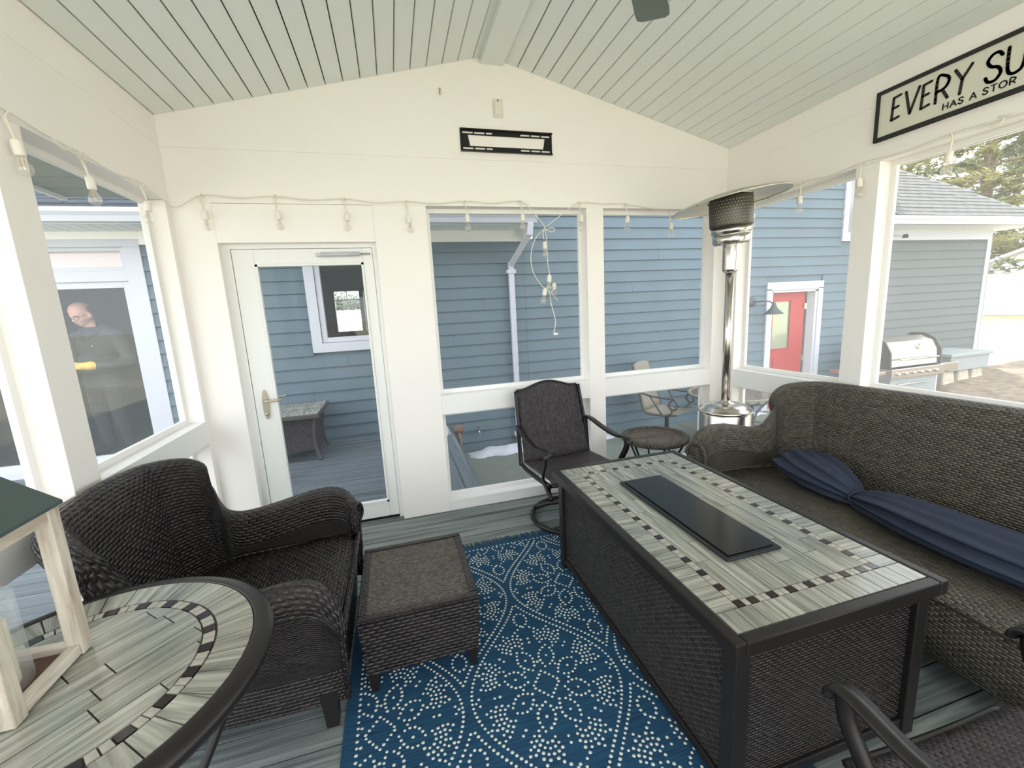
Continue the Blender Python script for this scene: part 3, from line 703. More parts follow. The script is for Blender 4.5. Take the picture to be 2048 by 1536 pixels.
# ------------------------------------------------------------------ rug
RGX0, RGX1, RGY0, RGY1 = -.325, 1.205, .34, 2.57
rug = thing('rug', 'blue flatweave rug with white dotted ogee medallions under the fire table', 'rug', (0, 0, 0))
box('rug_body', (RGX0, RGY0, .001), (RGX1, RGY1, .008), M_rug, rug)
dots = []
def dot_line(pts, sp=.0195):
    pts = [Vector((p[0], p[1], 0)) for p in pts]; acc = 0; out = [pts[0]]
    for a, b in zip(pts[:-1], pts[1:]):
        L = (b-a).length; d = sp-acc
        while d <= L: out.append(a+(b-a)*(d/L)); d += sp
        acc = L-(d-sp)
    return [(p.x, p.y) for p in out]
def medallion():
    D = []
    ry = .605; W = .333
    def wv(dy): return W*.5*(1+math.cos(PI*dy/ry))-.020
    top = .505
    for sx in (1, -1):
        pts = [(sx*max(wv(abs(-top+2*top*k/80)), 0), -top+2*top*k/80) for k in range(81)]; D += dot_line(pts)
    # centre diamond and its frame
    for r_ in (.058,): D += dot_line([(0, r_*1.15), (r_, 0), (0, -r_*1.15), (-r_, 0), (0, r_*1.15)])
    n = 8
    for i in range(n):
        a = 2*PI*i/n+PI/8; ca, sa = math.cos(a), math.sin(a)
        def loc(u, v, ca=ca, sa=sa): return (u*ca-v*sa, (u*sa+v*ca)*1.16)
        for s_ in (1, -1):                                   # petal outline
            D += dot_line([loc(.075+.105*k/10, s_*.034*math.sin(PI*min(k/10*.92+.04, 1))) for k in range(11)])
        D.append(loc(.128, 0))
        c = .185                                              # fan of three arcs with spikes
        for rr, ph in ((.030, 1.7), (.048, 1.25), (.066, 1.0)):
            D += dot_line([loc(c+rr*math.cos(t), rr*math.sin(t)) for t in np.linspace(-ph, ph, 16)])
        for t in (-.62, 0, .62):
            D += [loc(c+.083*math.cos(t-.14), .083*math.sin(t-.14)), loc(c+.083*math.cos(t+.14), .083*math.sin(t+.14)), loc(c+.099*math.cos(t), .099*math.sin(t))]
    for i in range(n):                                        # links between the petals
        a = 2*PI*i/n; D += [(.20*math.cos(a), .232*math.sin(a)), (.222*math.cos(a), .257*math.sin(a)), (.10*math.cos(a), .116*math.sin(a))]
    for sy in (1, -1):                                        # bud in the pointed end
        D += dot_line([(.032*math.sin(t), sy*(.385+.045*-math.cos(t))) for t in np.linspace(0, 2*PI, 16)], .021)
        D += [(-.03, sy*.325), (.03, sy*.325), (0, sy*.335)]
    for sx in (1, -1): D += [(sx*.298, .0), (sx*.285, .016), (sx*.285, -.016)]
    return D
md = medallion(); MW, MH = .666, .605
allp = set()
for j in range(-3, 4):
    for i in range(-3, 4):
        cx = .475+i*MW+(MW/2 if j % 2 else 0); cy = 1.445+j*MH
        for (a, b) in md:
            X, Y = cx+a, cy+b
            if RGX0+.065 < X < RGX1-.065 and RGY0+.05 < Y < RGY1-.05: allp.add((round(X, 4), round(Y, 4)))
bx0, bx1, by0, by1 = RGX0+.052, RGX1-.052, RGY0+.035, RGY1-.036
for p in dot_line([(bx0, by0), (bx1, by0), (bx1, by1), (bx0, by1), (bx0, by0)], .026): allp.add(p)
kept = []; grid = {}
for p in sorted(allp):
    k = (int(p[0]/.014), int(p[1]/.014))
    if any((p[0]-q[0])**2+(p[1]-q[1])**2 < .0125**2 for di in (-1,0,1) for dj in (-1,0,1) for q in grid.get((k[0]+di, k[1]+dj), [])): continue
    grid.setdefault(k, []).append(p); kept.append(p)
dm_ = MB()
for X, Y in kept:
    r1 = .0062*random.uniform(.88, 1.12); a0 = random.random()
    ring = [(X+r1*1.08*math.cos(a0+2*PI*k/7), Y+r1*math.sin(a0+2*PI*k/7), .0078) for k in range(7)]; rin = [(X+r1*.6*math.cos(a0+2*PI*k/7), Y+r1*.6*math.sin(a0+2*PI*k/7), .0105) for k in range(7)]
    n0 = len(dm_.v); dm_.v += ring+rin
    for k in range(7): dm_.f.append([n0+k, n0+(k+1)%7, n0+7+(k+1)%7, n0+7+k]); dm_.uv.append(None)
    dm_.f.append([n0+7+k for k in range(7)]); dm_.uv.append(None)
o = dm_.build('dot_pattern', M_dot, rug, True); o['kind'] = 'stuff'; o['label'] = 'white woven dots'
fr = MB()
for k in range(210):
    x = RGX0+(RGX1-RGX0)*k/209; r1 = random.uniform(-.02, .02)
    for yb, s_ in ((RGY1, 1), (RGY0, -1)): fr.tube([(x, yb, .005), (x+r1*.5, yb+s_*.03, .006), (x+r1, yb+s_*random.uniform(.045, .075), .003)], .0024, 4)
o = fr.build('fringe', M_rug, rug); o['kind'] = 'stuff'

# ------------------------------------------------------------------ rolled-arm wicker seating
def wicker_seat(name, label, cat, loc, rz, W2, mat, mats, ah=0, bh=0, ef=0):
    """faces local +X; W2 half distance between the arm centre lines"""
    t = thing(name, label, cat, loc, rz)
    half = [(.415, W2, .53+ah), (.405, W2+.002, .575+ah), (.375, W2+.004, .622+ah), (.31, W2+.005, .646+ah), (.2, W2+.005, .64+ah), (.06, W2, .612+ah), (-.06+ef, W2-.006, .593+ah), (-.135+ef, W2-.014, .598+ah), (-.178+ef, W2-.024, .64+ah), (-.195+ef, W2-.03, .74+bh), (-.205+ef, W2-.036, .83+bh), (-.235+ef*.8, W2-.05, .90+bh), (-.285+ef*.4, W2-.09, .93+bh), (-.33, W2-.15, .942+bh)]
    nb = max(2, int(W2/.16)); mid = [(-.345, (W2-.20)*(1-2*k/nb), .945+bh+.012*(1-(1-2*k/nb)**2)) for k in range(nb+1)]
    ctrl = half+mid+[(x, -y, h) for x, y, h in half[::-1]]
    P = catmull(ctrl, 4); rings = []
    n = len(P)
    for i in range(n):
        a, b = P[max(i-1,0)], P[min(i+1,n-1)]; tx, ty = b.x-a.x, b.y-a.y; L = math.hypot(tx, ty) or 1
        nx, ny = ty/L, -tx/L                     # outward
        p = P[i]
        if nx*p.x*0+ (nx*(p.x-.15)+ny*p.y) < 0: nx, ny = -nx, -ny
        h = p.z; k = min(max((h-.66-ah)/.22, 0), 1); g = 1-.35*k; ln = .16*k
        sec = [(-.02, .26), (-.026, .40), (-.03, h-.16), (-.024, h-.07), (-.008, h-.022), (.022*g, h-.002), (.056*g, h), (.092*g, h-.018), (.118*g, h-.05), (.122*g, h-.078), (.105*g, h-.098), (.075*g, h-.108), (.052*g, h-.15), (.048*g, h*.5), (.038*g, .26), (.02*g, .11)]
        rings.append([Vector((p.x+nx*(s_+ln*max(z-.42, 0)), p.y+ny*(s_+ln*max(z-.42, 0)), z)) for s_, z in sec])
    shell = MB().loft(rings, closed=False, cap=True); sh_ = shell.build('back_and_arms', mat, t, True)
    m_ = sh_.modifiers.new('edge', 'EDGE_SPLIT'); m_.split_angle = 1.0
    for r in (rings[0], rings[-1]): MB().tube([p+Vector((.004, 0, 0)) for p in r], .011, 6).build('braid_edge', mat, sh_, True)
    prof = [(-.36, .36), (-.1, .375), (.2, .39), (.34, .395), (.40, .388), (.425, .365), (.43, .33), (.425, .25), (.41, .11)]
    ys = [-(W2-.005)+2*(W2-.005)*k/8 for k in range(9)]
    st = MB().loft([[Vector((x-(.02*(abs(y_)/W2)**4 if x > .3 else 0), y_, z+.012*(1-(y_/W2)**2)*(z > .3))) for x, z in prof] for y_ in ys], closed=False).build('seat', mats, t, True)
    m_ = st.modifiers.new('sol', 'SOLIDIFY'); m_.thickness = .02; m_.offset = -1
    MB().tube([(.43, y_, .388-.01) for y_ in ys], .012, 6).build('seat_edge', mat, st, True)
    for sx, sy in ((1,1),(1,-1),(-1,1),(-1,-1)):
        x, y_ = (.355 if sx > 0 else -.33), sy*(W2-.0 if sx > 0 else W2-.12)
        MB().hexa([(x-.022,y_-.022,0),(x+.022,y_-.022,0),(x+.022,y_+.022,0),(x-.022,y_+.022,0),(x-.032,y_-.032,.16),(x+.032,y_-.032,.16),(x+.032,y_+.032,.16),(x-.032,y_+.032,.16)]).build('leg', M_metal, t)
    return t
wicker_seat('wicker_armchair', 'dark brown wicker armchair with rolled arms beside the porch door', 'armchair', (-.722, 1.94, 0), 0, .385, M_wick, M_wick)
wicker_seat('wicker_sofa', 'long brown wicker sofa with rolled arms along the right screens', 'sofa', (2.335, 1.235, 0), PI, 1.04, M_wick_b, M_wick_b, .06, .015, .04)
# ottoman
ot = thing('wicker_ottoman', 'square dark wicker ottoman on tapered legs by the armchair', 'ottoman', (-.004, 1.885, .0107))
ax, ay = .247, .275; bxx, byy = .232, .262; zt = .352
body = MB().add([(-bxx,-byy,.085),(bxx,-byy,.085),(bxx,byy,.085),(-bxx,byy,.085),(-ax,-ay,zt-.012),(ax,-ay,zt-.012),(ax,ay,zt-.012),(-ax,ay,zt-.012)], [(0,1,5,4),(1,2,6,5),(2,3,7,6),(3,0,4,7),(0,3,2,1)])
body.build('apron', M_wick, ot)
for a, b in (((-ax,-ay,zt-.022),(ax,-ay+.034,zt)), ((-ax,ay-.034,zt-.022),(ax,ay,zt)), ((-ax,-ay+.034,zt-.022),(-ax+.034,ay-.034,zt)), ((ax-.034,-ay+.034,zt-.022),(ax,ay-.034,zt))): box('top_edge', a, b, M_wick_f, ot, .006)
box('woven_top', (-ax+.034,-ay+.034,zt-.03), (ax-.034,ay-.034,zt-.006), M_wick_s, ot)
for sx in (-1, 1):
    for sy in (-1, 1):
        x, y_ = sx*(bxx-.022), sy*(byy-.022)
        MB().hexa([(x-.014,y_-.014,0),(x+.014,y_-.014,0),(x+.014,y_+.014,0),(x-.014,y_+.014,0),(x-.021,y_-.021,.1),(x+.021,y_-.021,.1),(x+.021,y_+.021,.1),(x-.021,y_+.021,.1)]).build('leg', M_metal, ot)

# ------------------------------------------------------------------ swivel chairs
def swivel(label, loc, rz, group):
    t = thing('swivel_chair', label, 'chair', loc, rz)
    R = .29
    MB().tube([(R*math.cos(2*PI*k/40), R*math.sin(2*PI*k/40), .019) for k in range(40)], .018, 8, loop=True, sy=.9).build('base_ring', M_metal, t, True)
    for k in range(2):
        a = PI/4+k*PI/2; c, s_ = math.cos(a), math.sin(a)
        MB().tube(catmull([(R*.97*c, R*.97*s_, .025), (.17*c, .17*s_, .075), (0, 0, .105+.004*k), (-.17*c, -.17*s_, .075), (-.97*R*c, -.97*R*s_, .025)], 4), .016, 6).build('base_spoke', M_metal, t, True)
    MB().lathe([(.03, .1), (.03, .3), (.07, .31), (.07, .34)], 16).build('swivel_post', M_metal, t, True)
    MB().box((-.15,-.16,.335), (.15,.16,.372)).build('swivel_plate', M_metal, t, bevel=.005)
    for s_ in (-1, 1):
        x = s_*.29
        MB().tube(catmull([(x*.97, -.24, .385), (x, -.02, .375), (x, .17, .375), (x*.995, .23, .42), (x*.97, .27, .66), (x*.93, .335, .925)], 5), .015, 6, sx=.8, sy=1.3).build('side_frame', M_metal, t, True)
        MB().bar((x, .235, .37), (x, .262, .66), .022, .03, (0, 1, 0)).build('upright', M_metal, t)
        arm = catmull([(s_*.285, .272, .672), (s_*.30, .20, .668), (s_*.312, .06, .632), (s_*.318, -.10, .612), (s_*.315, -.235, .628), (s_*.312, -.283, .618), (s_*.312, -.292, .592)], 5)
        rings = []
        for i, p in enumerate(arm):
            tt = (arm[min(i+1,len(arm)-1)]-arm[max(i-1,0)]).normalized(); sd_ = Vector((1,0,0)); u = sd_.cross(tt).normalized(); wd = .021+.006*(i/len(arm)); th = .011
            rings.append([p+sd_*wd+u*th*.3, p+sd_*wd*.6+u*th, p-sd_*wd*.6+u*th, p-sd_*wd+u*th*.3, p-sd_*wd-u*th*.6, p+sd_*wd-u*th*.6])
        MB().loft(rings, cap=True).build('arm', M_metal, t, True)
        MB().tube(catmull([(s_*.312, -.262, .612), (s_*.31, -.252, .55), (s_*.305, -.20, .46), (s_*.297, -.185, .40), (s_*.292, -.235, .345), (s_*.285, -.275, .30)], 5), .016, 6, sx=.7, sy=1.4).build('arm_support', M_metal, t, True)
        MB().tube([(s_*.285, -.275, .30), (s_*.27, -.2, .345), (s_*.15, -.1, .35)], .013, 6).build('seat_brace', M_metal, t, True)
    def panel(name, f, nu=14, nv=12, th=.012):
        g = [[Vector(f(-1+2*i/nu, j/nv)) for i in range(nu+1)] for j in range(nv+1)]
        o = MB().loft(g, closed=False).build(name, M_wick_p, t, True); m_ = o.modifiers.new('sol', 'SOLIDIFY'); m_.thickness = th; m_.offset = 0; return o
    def bk(u, v_):
        hw = .272-.012*v_; z = .40+v_*(.525+.05*max(0, math.cos(u*PI*.62))**1.3); yv = .195+.145*v_+.03*(v_-.5)**2+.03*(1-u*u)*math.sin(PI*v_)
        return (u*hw, yv, z)
    bp_ = panel('backrest', bk)
    MB().tube([Vector(bk(-1+2*i/20, 1)) for i in range(21)], .011, 6).build('crest_rail', M_metal, bp_, True)
    def seat(u, v_): return (u*.275, -.27+.48*v_, .425-.02*v_-.03*max(0, .08-v_)/.08-.012*(1-u*u))
    sp_ = panel('seat', seat)
    MB().tube([Vector(seat(-1+2*i/12, 0)) for i in range(13)], .013, 6).build('front_rail', M_metal, sp_, True)
    return t
swivel('bronze swivel chair with woven back facing the fire table, by back screens', (1.15, 2.73, .0107), math.radians(5), None)
swivel('bronze swivel chair at the rug end, only arm and woven seat in view', (1.235, .34, .0107), PI+math.radians(-2), None)

# ------------------------------------------------------------------ fire table
FX0, FX1, FY0, FY1, FZ = .818, 1.655, .816, 2.222, .605
ft = thing('fire_table', 'rectangular fire table with tiled top, black lid and wicker sides', 'table', ((FX0+FX1)/2, (FY0+FY1)/2, .0107))
hx_, hy_ = (FX1-FX0)/2, (FY1-FY0)/2
rim = .036
for a, b in (((-hx_,-hy_,FZ-.05),(-hx_+rim,hy_,FZ)), ((hx_-rim,-hy_,FZ-.05),(hx_,hy_,FZ)), ((-hx_+rim,-hy_,FZ-.05),(hx_-rim,-hy_+rim,FZ)), ((-hx_+rim,hy_-rim,FZ-.05),(hx_-rim,hy_,FZ))): box('top_rim', a, b, M_metal, ft, .005)
box('grout_bed', (-hx_+rim,-hy_+rim,FZ-.03), (hx_-rim,hy_-rim,FZ-.0075), M_grout, ft)
ix, iy = hx_-rim-.002, hy_-rim-.002
def tile(par, cx, cy, lx, ly, z, ang=0, mat=None, name='tile'):
    """lx runs along the grain"""
    g = .0017
    o = MB().box((-lx/2+g,-ly/2+g,-.008), (lx/2-g,ly/2-g,0)).build(name, mat or M_tile, par); o.location = (cx, cy, z); o.rotation_euler = (0,0,ang); return o
ZT = FZ-.003
bw = .085; mw = .029
ny = 20; py_ = 2*(iy-bw)/ny
for sx in (-1, 1):
    for k in range(ny): tile(ft, sx*(ix-bw/2), -iy+bw+py_*(k+.5), bw, py_, ZT, 0)
nxx = 12; px_ = 2*ix/nxx
for sy in (-1, 1):
    for k in range(nxx): tile(ft, -ix+px_*(k+.5), sy*(iy-bw/2), bw, px_, ZT, PI/2)
def mosaic_run(fn, L, ph=0):
    n = round(L/.081); p = L/n
    for k in range(n):
        s0 = k*p
        if ph:
            q = (p-.032)/2; fn(s0+q/2, q, M_tilem, 'mosaic_tile'); fn(s0+q+.016, .032, M_tiled, 'mosaic_tile'); fn(s0+q*1.5+.032, q, M_tilem, 'mosaic_tile'); continue
        fn(s0+.016, .032, M_tiled, 'mosaic_tile'); fn(s0+.032+(p-.032)*.25, (p-.032)/2, M_tilem, 'mosaic_tile'); fn(s0+.032+(p-.032)*.75, (p-.032)/2, M_tilem, 'mosaic_tile')
mx_, my_ = ix-bw-mw/2, iy-bw-mw/2
for sx in (-1, 1): mosaic_run(lambda s, l, mt_, nm, sx=sx: tile(ft, sx*mx_, -my_-mw/2+s, l, mw, ZT, PI/2, mt_, nm), 2*my_+mw)
for sy in (-1, 1): mosaic_run(lambda s, l, mt_, nm, sy=sy: tile(ft, -mx_+mw/2+s, sy*my_, l, mw, ZT, 0, mt_, nm), 2*mx_-mw, 1)
fx, fy = ix-bw-mw, iy-bw-mw; npk = 8; pw = 2*fx/npk
for k in range(npk):
    s = -fy-random.uniform(0, .3)
    while s < fy:
        e_ = s+.40; a, b = max(s, -fy), min(e_, fy)
        if b-a > .01: tile(ft, -fx+pw*(k+.5), (a+b)/2, b-a, pw, ZT, PI/2)
        s = e_
lcx, lcy = (1.075+1.322)/2-ft.location.x, (1.133+1.887)/2-ft.location.y
lid = MB().box((-.1235+lcx,-.377+lcy,FZ), (.1235+lcx,.377+lcy,FZ+.010)).build('lid', M_lid, ft, bevel=.003)
MB().box((-.104+lcx,-.357+lcy,FZ+.010), (.104+lcx,.357+lcy,FZ+.0165)).build('lid_plate', M_lid, lid, bevel=.002)
fbx, fby = hx_-.055, hy_-.055
for sx in (-1, 1):
    for sy in (-1, 1): box('leg', (sx*fbx-.027, sy*fby-.027, .0), (sx*fbx+.027, sy*fby+.027, FZ-.05), M_metal, ft, .004)
for sy in (-1, 1):
    box('apron_rail', (-fbx+.027, sy*fby-.015, FZ-.095), (fbx-.027, sy*fby+.015, FZ-.05), M_metal, ft)
    box('bottom_rail', (-fbx+.027, sy*fby-.02, .03), (fbx-.027, sy*fby+.02, .065), M_metal, ft, .003)
    box('wicker_panel', (-fbx+.027, sy*fby-.008, .065), (fbx-.027, sy*fby+.008, FZ-.095), M_wick_f, ft)
for sx in (-1, 1):
    box('apron_rail', (sx*fbx-.015, -fby+.027, FZ-.095), (sx*fbx+.015, fby-.027, FZ-.05), M_metal, ft)
    box('bottom_rail', (sx*fbx-.02, -fby+.027, .03), (sx*fbx+.02, fby-.027, .065), M_metal, ft, .003)
    box('wicker_panel', (sx*fbx-.008, -fby+.027, .065), (sx*fbx+.008, fby-.027, FZ-.095), M_wick_f, ft)

# ------------------------------------------------------------------ round tiled table
rt = thing('round_table', 'round dark metal table with wood-look tile top and mosaic ring', 'table', (-.803, 1.085, 0))
RZ = .76; RR = .423
MB().lathe([(.378, RZ-.012), (.378, RZ-.001), (.384, RZ), (.408, RZ-.004), (.421, RZ-.014), (RR, RZ-.026), (.415, RZ-.042), (.395, RZ-.05), (.37, RZ-.04), (.37, RZ-.012)], 96, cap=False).build('rim', M_metal, rt, True)
MB().lathe([(0, RZ-.03), (.38, RZ-.03), (.38, RZ-.0075), (0, RZ-.0075)], 64).build('grout_bed', M_grout, rt)
def wedge(r0, r1, a0, a1, mat, nm):
    am = (a0+a1)/2; rm_ = (r0+r1)/2; c, s_ = math.cos(am), math.sin(am); poly = []; g = .0017
    for r, rngk in ((r0+g, 0), (r1-g, 1)):
        aa = np.linspace(a0+g/r, a1-g/r, 4)
        pts = [(r*math.cos(a), r*math.sin(a)) for a in (aa if rngk == 0 else aa[::-1])]
        for x, y in pts: poly.append(((x*c+y*s_)-rm_, -x*s_+y*c))
    o = MB().prism(poly, lambda a, b, t: (a, b, t), -.008, 0).build(nm, mat, rt); o.location = (rm_*c, rm_*s_, RZ-.003); o.rotation_euler = (0, 0, am)
n1 = 34
for k in range(n1): wedge(.293, .377, 2*PI*k/n1, 2*PI*(k+1)/n1, M_tile, 'tile')
n2 = 23
for k in range(n2):
    p = 2*PI/n2; a = k*p+.05
    wedge(.262, .291, a, a+p*.42, M_tiled, 'mosaic_tile'); wedge(.262, .291, a+p*.42, a+p*.71, M_tilem, 'mosaic_tile'); wedge(.262, .291, a+p*.71, a+p, M_tilem, 'mosaic_tile')
pang = math.radians(46)
def clip_circle(poly, R, n=40):
    for k in range(n):
        a = 2*PI*(k+.5)/n; nx_, ny_ = math.cos(a), math.sin(a); out = []
        for i in range(len(poly)):
            p, q = poly[i], poly[(i+1) % len(poly)]; dp = p[0]*nx_+p[1]*ny_-R; dq = q[0]*nx_+q[1]*ny_-R
            if dp <= 0: out.append(p)
            if (dp < 0) != (dq < 0) and abs(dp-dq) > 1e-12:
                t_ = dp/(dp-dq); out.append((p[0]+(q[0]-p[0])*t_, p[1]+(q[1]-p[1])*t_))
        poly = out
        if len(poly) < 3: return []
    return poly
pwid = .066; nr = 8
for k in range(nr):
    v0 = -.264+k*pwid; s = -.27-random.uniform(0, .2)
    while s < .27:
        e_ = s+.21; g = .0017
        poly = clip_circle([(s+g, v0+g), (e_-g, v0+g), (e_-g, v0+pwid-g), (s+g, v0+pwid-g)], .2595)
        if len(poly) >= 3:
            cx, cy = sum(p[0] for p in poly)/len(poly), sum(p[1] for p in poly)/len(poly)
            o = MB().prism([(x-cx, y-cy) for x, y in poly], lambda a, b, t: (a, b, t), -.008, 0).build('tile', M_tile, rt)
            c, s_ = math.cos(pang), math.sin(pang); o.location = (cx*c-cy*s_, cx*s_+cy*c, RZ-.003); o.rotation_euler = (0, 0, pang)
        s = e_
for k in range(4):
    a = PI/4+k*PI/2; c, s_ = math.cos(a), math.sin(a)
    MB().tube(catmull([(.34*c, .34*s_, RZ-.045), (.375*c, .375*s_, .63), (.365*c, .365*s_, .52), (.25*c, .25*s_, .34), (.17*c, .17*s_, .2), (.22*c, .22*s_, .06), (.32*c, .32*s_, .014)], 5), .013, 8).build('leg', M_metal, rt, True)
MB().tube([(.185*math.cos(2*PI*k/24), .185*math.sin(2*PI*k/24), .23) for k in range(24)], .008, 6, loop=True).build('brace_ring', M_metal, rt, True)
MB().tube([(.34*math.cos(2*PI*k/48), .34*math.sin(2*PI*k/48), RZ-.055) for k in range(48)], .012, 6, loop=True).build('under_ring', M_metal, rt, True)

# lantern and candle on the round table
ln = thing('candle_lantern', 'whitewashed wooden lantern with dark metal roof on round table', 'lantern', (-.935, 1.103, RZ))
hs = .118; ps = .017
def wbar(name, p, q, wd=.030):
    p, q = Vector(p), Vector(q); L = (q-p).length
    o = MB().box((-L/2,-wd/2,-wd/2), (L/2,wd/2,wd/2)).build(name, M_oldwood, ln, bevel=.003); o.location = (p+q)/2
    o.rotation_euler = (q-p).to_track_quat('X', 'Z').to_euler()
HT = .385
for sx in (-1, 1):
    for sy in (-1, 1): wbar('post', (sx*(hs-ps), sy*(hs-ps), 0), (sx*(hs-ps), sy*(hs-ps), HT), .034)
for s_ in (-1, 1):
    for z, wd in ((.016, .026), (HT-.016, .03)):
        wbar('rail', (-hs+.034, s_*(hs-ps), z), (hs-.034, s_*(hs-ps), z), wd); wbar('rail', (s_*(hs-ps), -hs+.034, z), (s_*(hs-ps), hs-.034, z), wd)
MB().box((-.09,-.09,.006), (.09,.09,.012)).build('tray', M_rust, ln)
rh = .124
MB().add([(-rh,-rh,HT),(rh,-rh,HT),(rh,rh,HT),(-rh,rh,HT),(-rh,-rh,HT+.008),(rh,-rh,HT+.008),(rh,rh,HT+.008),(-rh,rh,HT+.008),(-.045,-.045,HT+.13),(.045,-.045,HT+.13),(.045,.045,HT+.13),(-.045,.045,HT+.13)],
         [(0,3,2,1),(0,1,5,4),(1,2,6,5),(2,3,7,6),(3,0,4,7),(4,5,9,8),(5,6,10,9),(6,7,11,10),(7,4,8,11),(8,9,10,11)]).build('roof', M_lantern, ln)
MB().tube([(.05*math.cos(t), 0, HT+.16+.05*math.sin(t)) for t in np.linspace(0, 2*PI, 20, endpoint=False)], .005, 6, loop=True).build('ring_handle', M_lantern, ln, True)
cn = thing('pillar_candle', 'cream pillar candle in a clear glass hurricane inside the lantern', 'candle', (-.935, 1.103, RZ+.012))
MB().lathe([(0, 0), (.044, 0), (.045, .005), (.045, .15), (.040, .158), (.033, .152), (.012, .147), (0, .146)], 32).build('wax', M_candle, cn, True)
MB().tube([(0,0,.146),(.002,0,.16)], .0016, 5).build('wick', M_ink, cn)
MB().lathe([(.066, 0), (.066, .215)], 32, cap=False).build('hurricane_glass', M_hur, cn, True)

# ------------------------------------------------------------------ patio heater
ph = thing('patio_heater', 'stainless mushroom patio heater standing in the back corner', 'heater', (2.443, 2.66, 0))
MB().lathe([(.182, 0), (.184, .02), (.184, .668), (.177, .68)], 48, cap=False).build('tank_cover', M_steel, ph, True)
MB().lathe([(.184, .68), (.196, .685), (.198, .695), (.190, .705), (.172, .712), (.165, .724), (.155, .733), (.09, .75), (.038, .76), (.038, .77), (0, .77)], 48, cap=False).build('tank_lid', M_steel, ph, True)
MB().tube([(0,0,.73),(0,0,1.76)], .030, 20).build('pole', M_steel, ph, True)
vb = MB().lathe([(.0, 1.735), (.036, 1.735), (.052, 1.75), (.054, 1.76), (.054, 1.95), (.05, 1.965)], 28).build('valve_housing', M_steel, ph, True)
tl = Matrix.Rotation(math.radians(-5), 3, 'Y') @ Matrix.Rotation(math.radians(2), 3, 'X')
bc = Vector((.0, 0, 1.955))
MB().lathe([(.05, -.02), (.115, -.012), (.125, 0), (.125, .05), (.121, .052), (.121, .058), (.132, .06), (.132, .105)], 36, bc, tl).build('burner_base', M_steel, ph, True)
for k in range(16):
    a = 2*PI*k/16; p = bc+tl @ Vector((.105*math.cos(a), .105*math.sin(a), -.014)); MB().lathe([(0,-.001),(.009,-.001),(.009,.004),(0,.004)], 10, p, tl).build('vent_hole', M_blackmetal, vb)
bn = MB().lathe([(.140, .105), (.144, .12), (.144, .295), (.136, .31), (.10, .32), (0, .322)], 40, bc, tl).build('burner_mesh', M_steel_d, ph, True)
hole = MB()
for j in range(8):
    for k in range(44):
        a = 2*PI*(k+.5*(j % 2))/44; c = bc+tl @ Vector((.1445*math.cos(a), .1445*math.sin(a), .134+j*.0205)); tg = (tl @ Vector((-math.sin(a), math.cos(a), 0))); up_ = tl @ Vector((0,0,1))
        hole.add([c+tg*.006*math.cos(2*PI*q/6)+up_*.0065*math.sin(2*PI*q/6) for q in range(6)], [tuple(range(6))])
hole.build('mesh_holes', plain('burner holes', S(126,122,112), .5), bn)['kind'] = 'stuff'
t2 = Matrix.Rotation(math.radians(-8), 3, 'Y') @ Matrix.Rotation(math.radians(-3), 3, 'X'); rc2 = Vector((-.025, 0, 2.225))
MB().lathe([(.385, -.002), (.39, .002), (.385, .008), (.31, .03), (.2, .052), (.08, .064), (0, .066)], 64, rc2, t2, cap=False).build('reflector', M_reflect, ph, True)
for k in range(3):
    a = 2*PI*k/3+.9; MB().tube([bc+tl @ Vector((.08*math.cos(a), .08*math.sin(a), .31)), rc2+t2 @ Vector((.08*math.cos(a), .08*math.sin(a), .062))], .007, 6).build('standoff', M_blackmetal, ph)
for k in range(8):
    a = 2*PI*k/8; MB().lathe([(0,-.006),(.006,-.005),(.006,.0),(0,.001)], 8, rc2+t2 @ Vector((.21*math.cos(a), .21*math.sin(a), .048)), t2).build('rivet', M_blackmetal, ph)

# ------------------------------------------------------------------ small round glass table
st_ = thing('side_table', 'small round side table with woven rim and bronze glass top', 'table', (1.942, 2.846, 0))
MB().lathe([(.212, .492), (.215, .503), (.235, .508), (.256, .502), (.262, .488), (.258, .468), (.24, .458), (.218, .462), (.212, .478)], 48, cap=False).build('woven_rim', M_wick_b, st_, True)
MB().lathe([(0, .490), (.213, .490), (.213, .497), (0, .497)], 40).build('glass_top', M_smoke, st_)
for k in range(6):
    a = 2*PI*k/6+.25; c, s_ = math.cos(a), math.sin(a); MB().tube(catmull([(.225*c,.225*s_,.465),(.15*c,.15*s_,.30),(.13*c,.13*s_,.2),(.20*c,.20*s_,.012)], 5), .008, 6).build('leg', M_metal, st_, True)
MB().tube([(.14*math.cos(2*PI*k/24), .14*math.sin(2*PI*k/24), .25) for k in range(24)], .006, 6, loop=True).build('leg_ring', M_metal, st_, True)
MB().tube([(-.2, .02, .484), (.2, -.02, .484)], .006, 6).build('cross_bar', M_metal, st_)

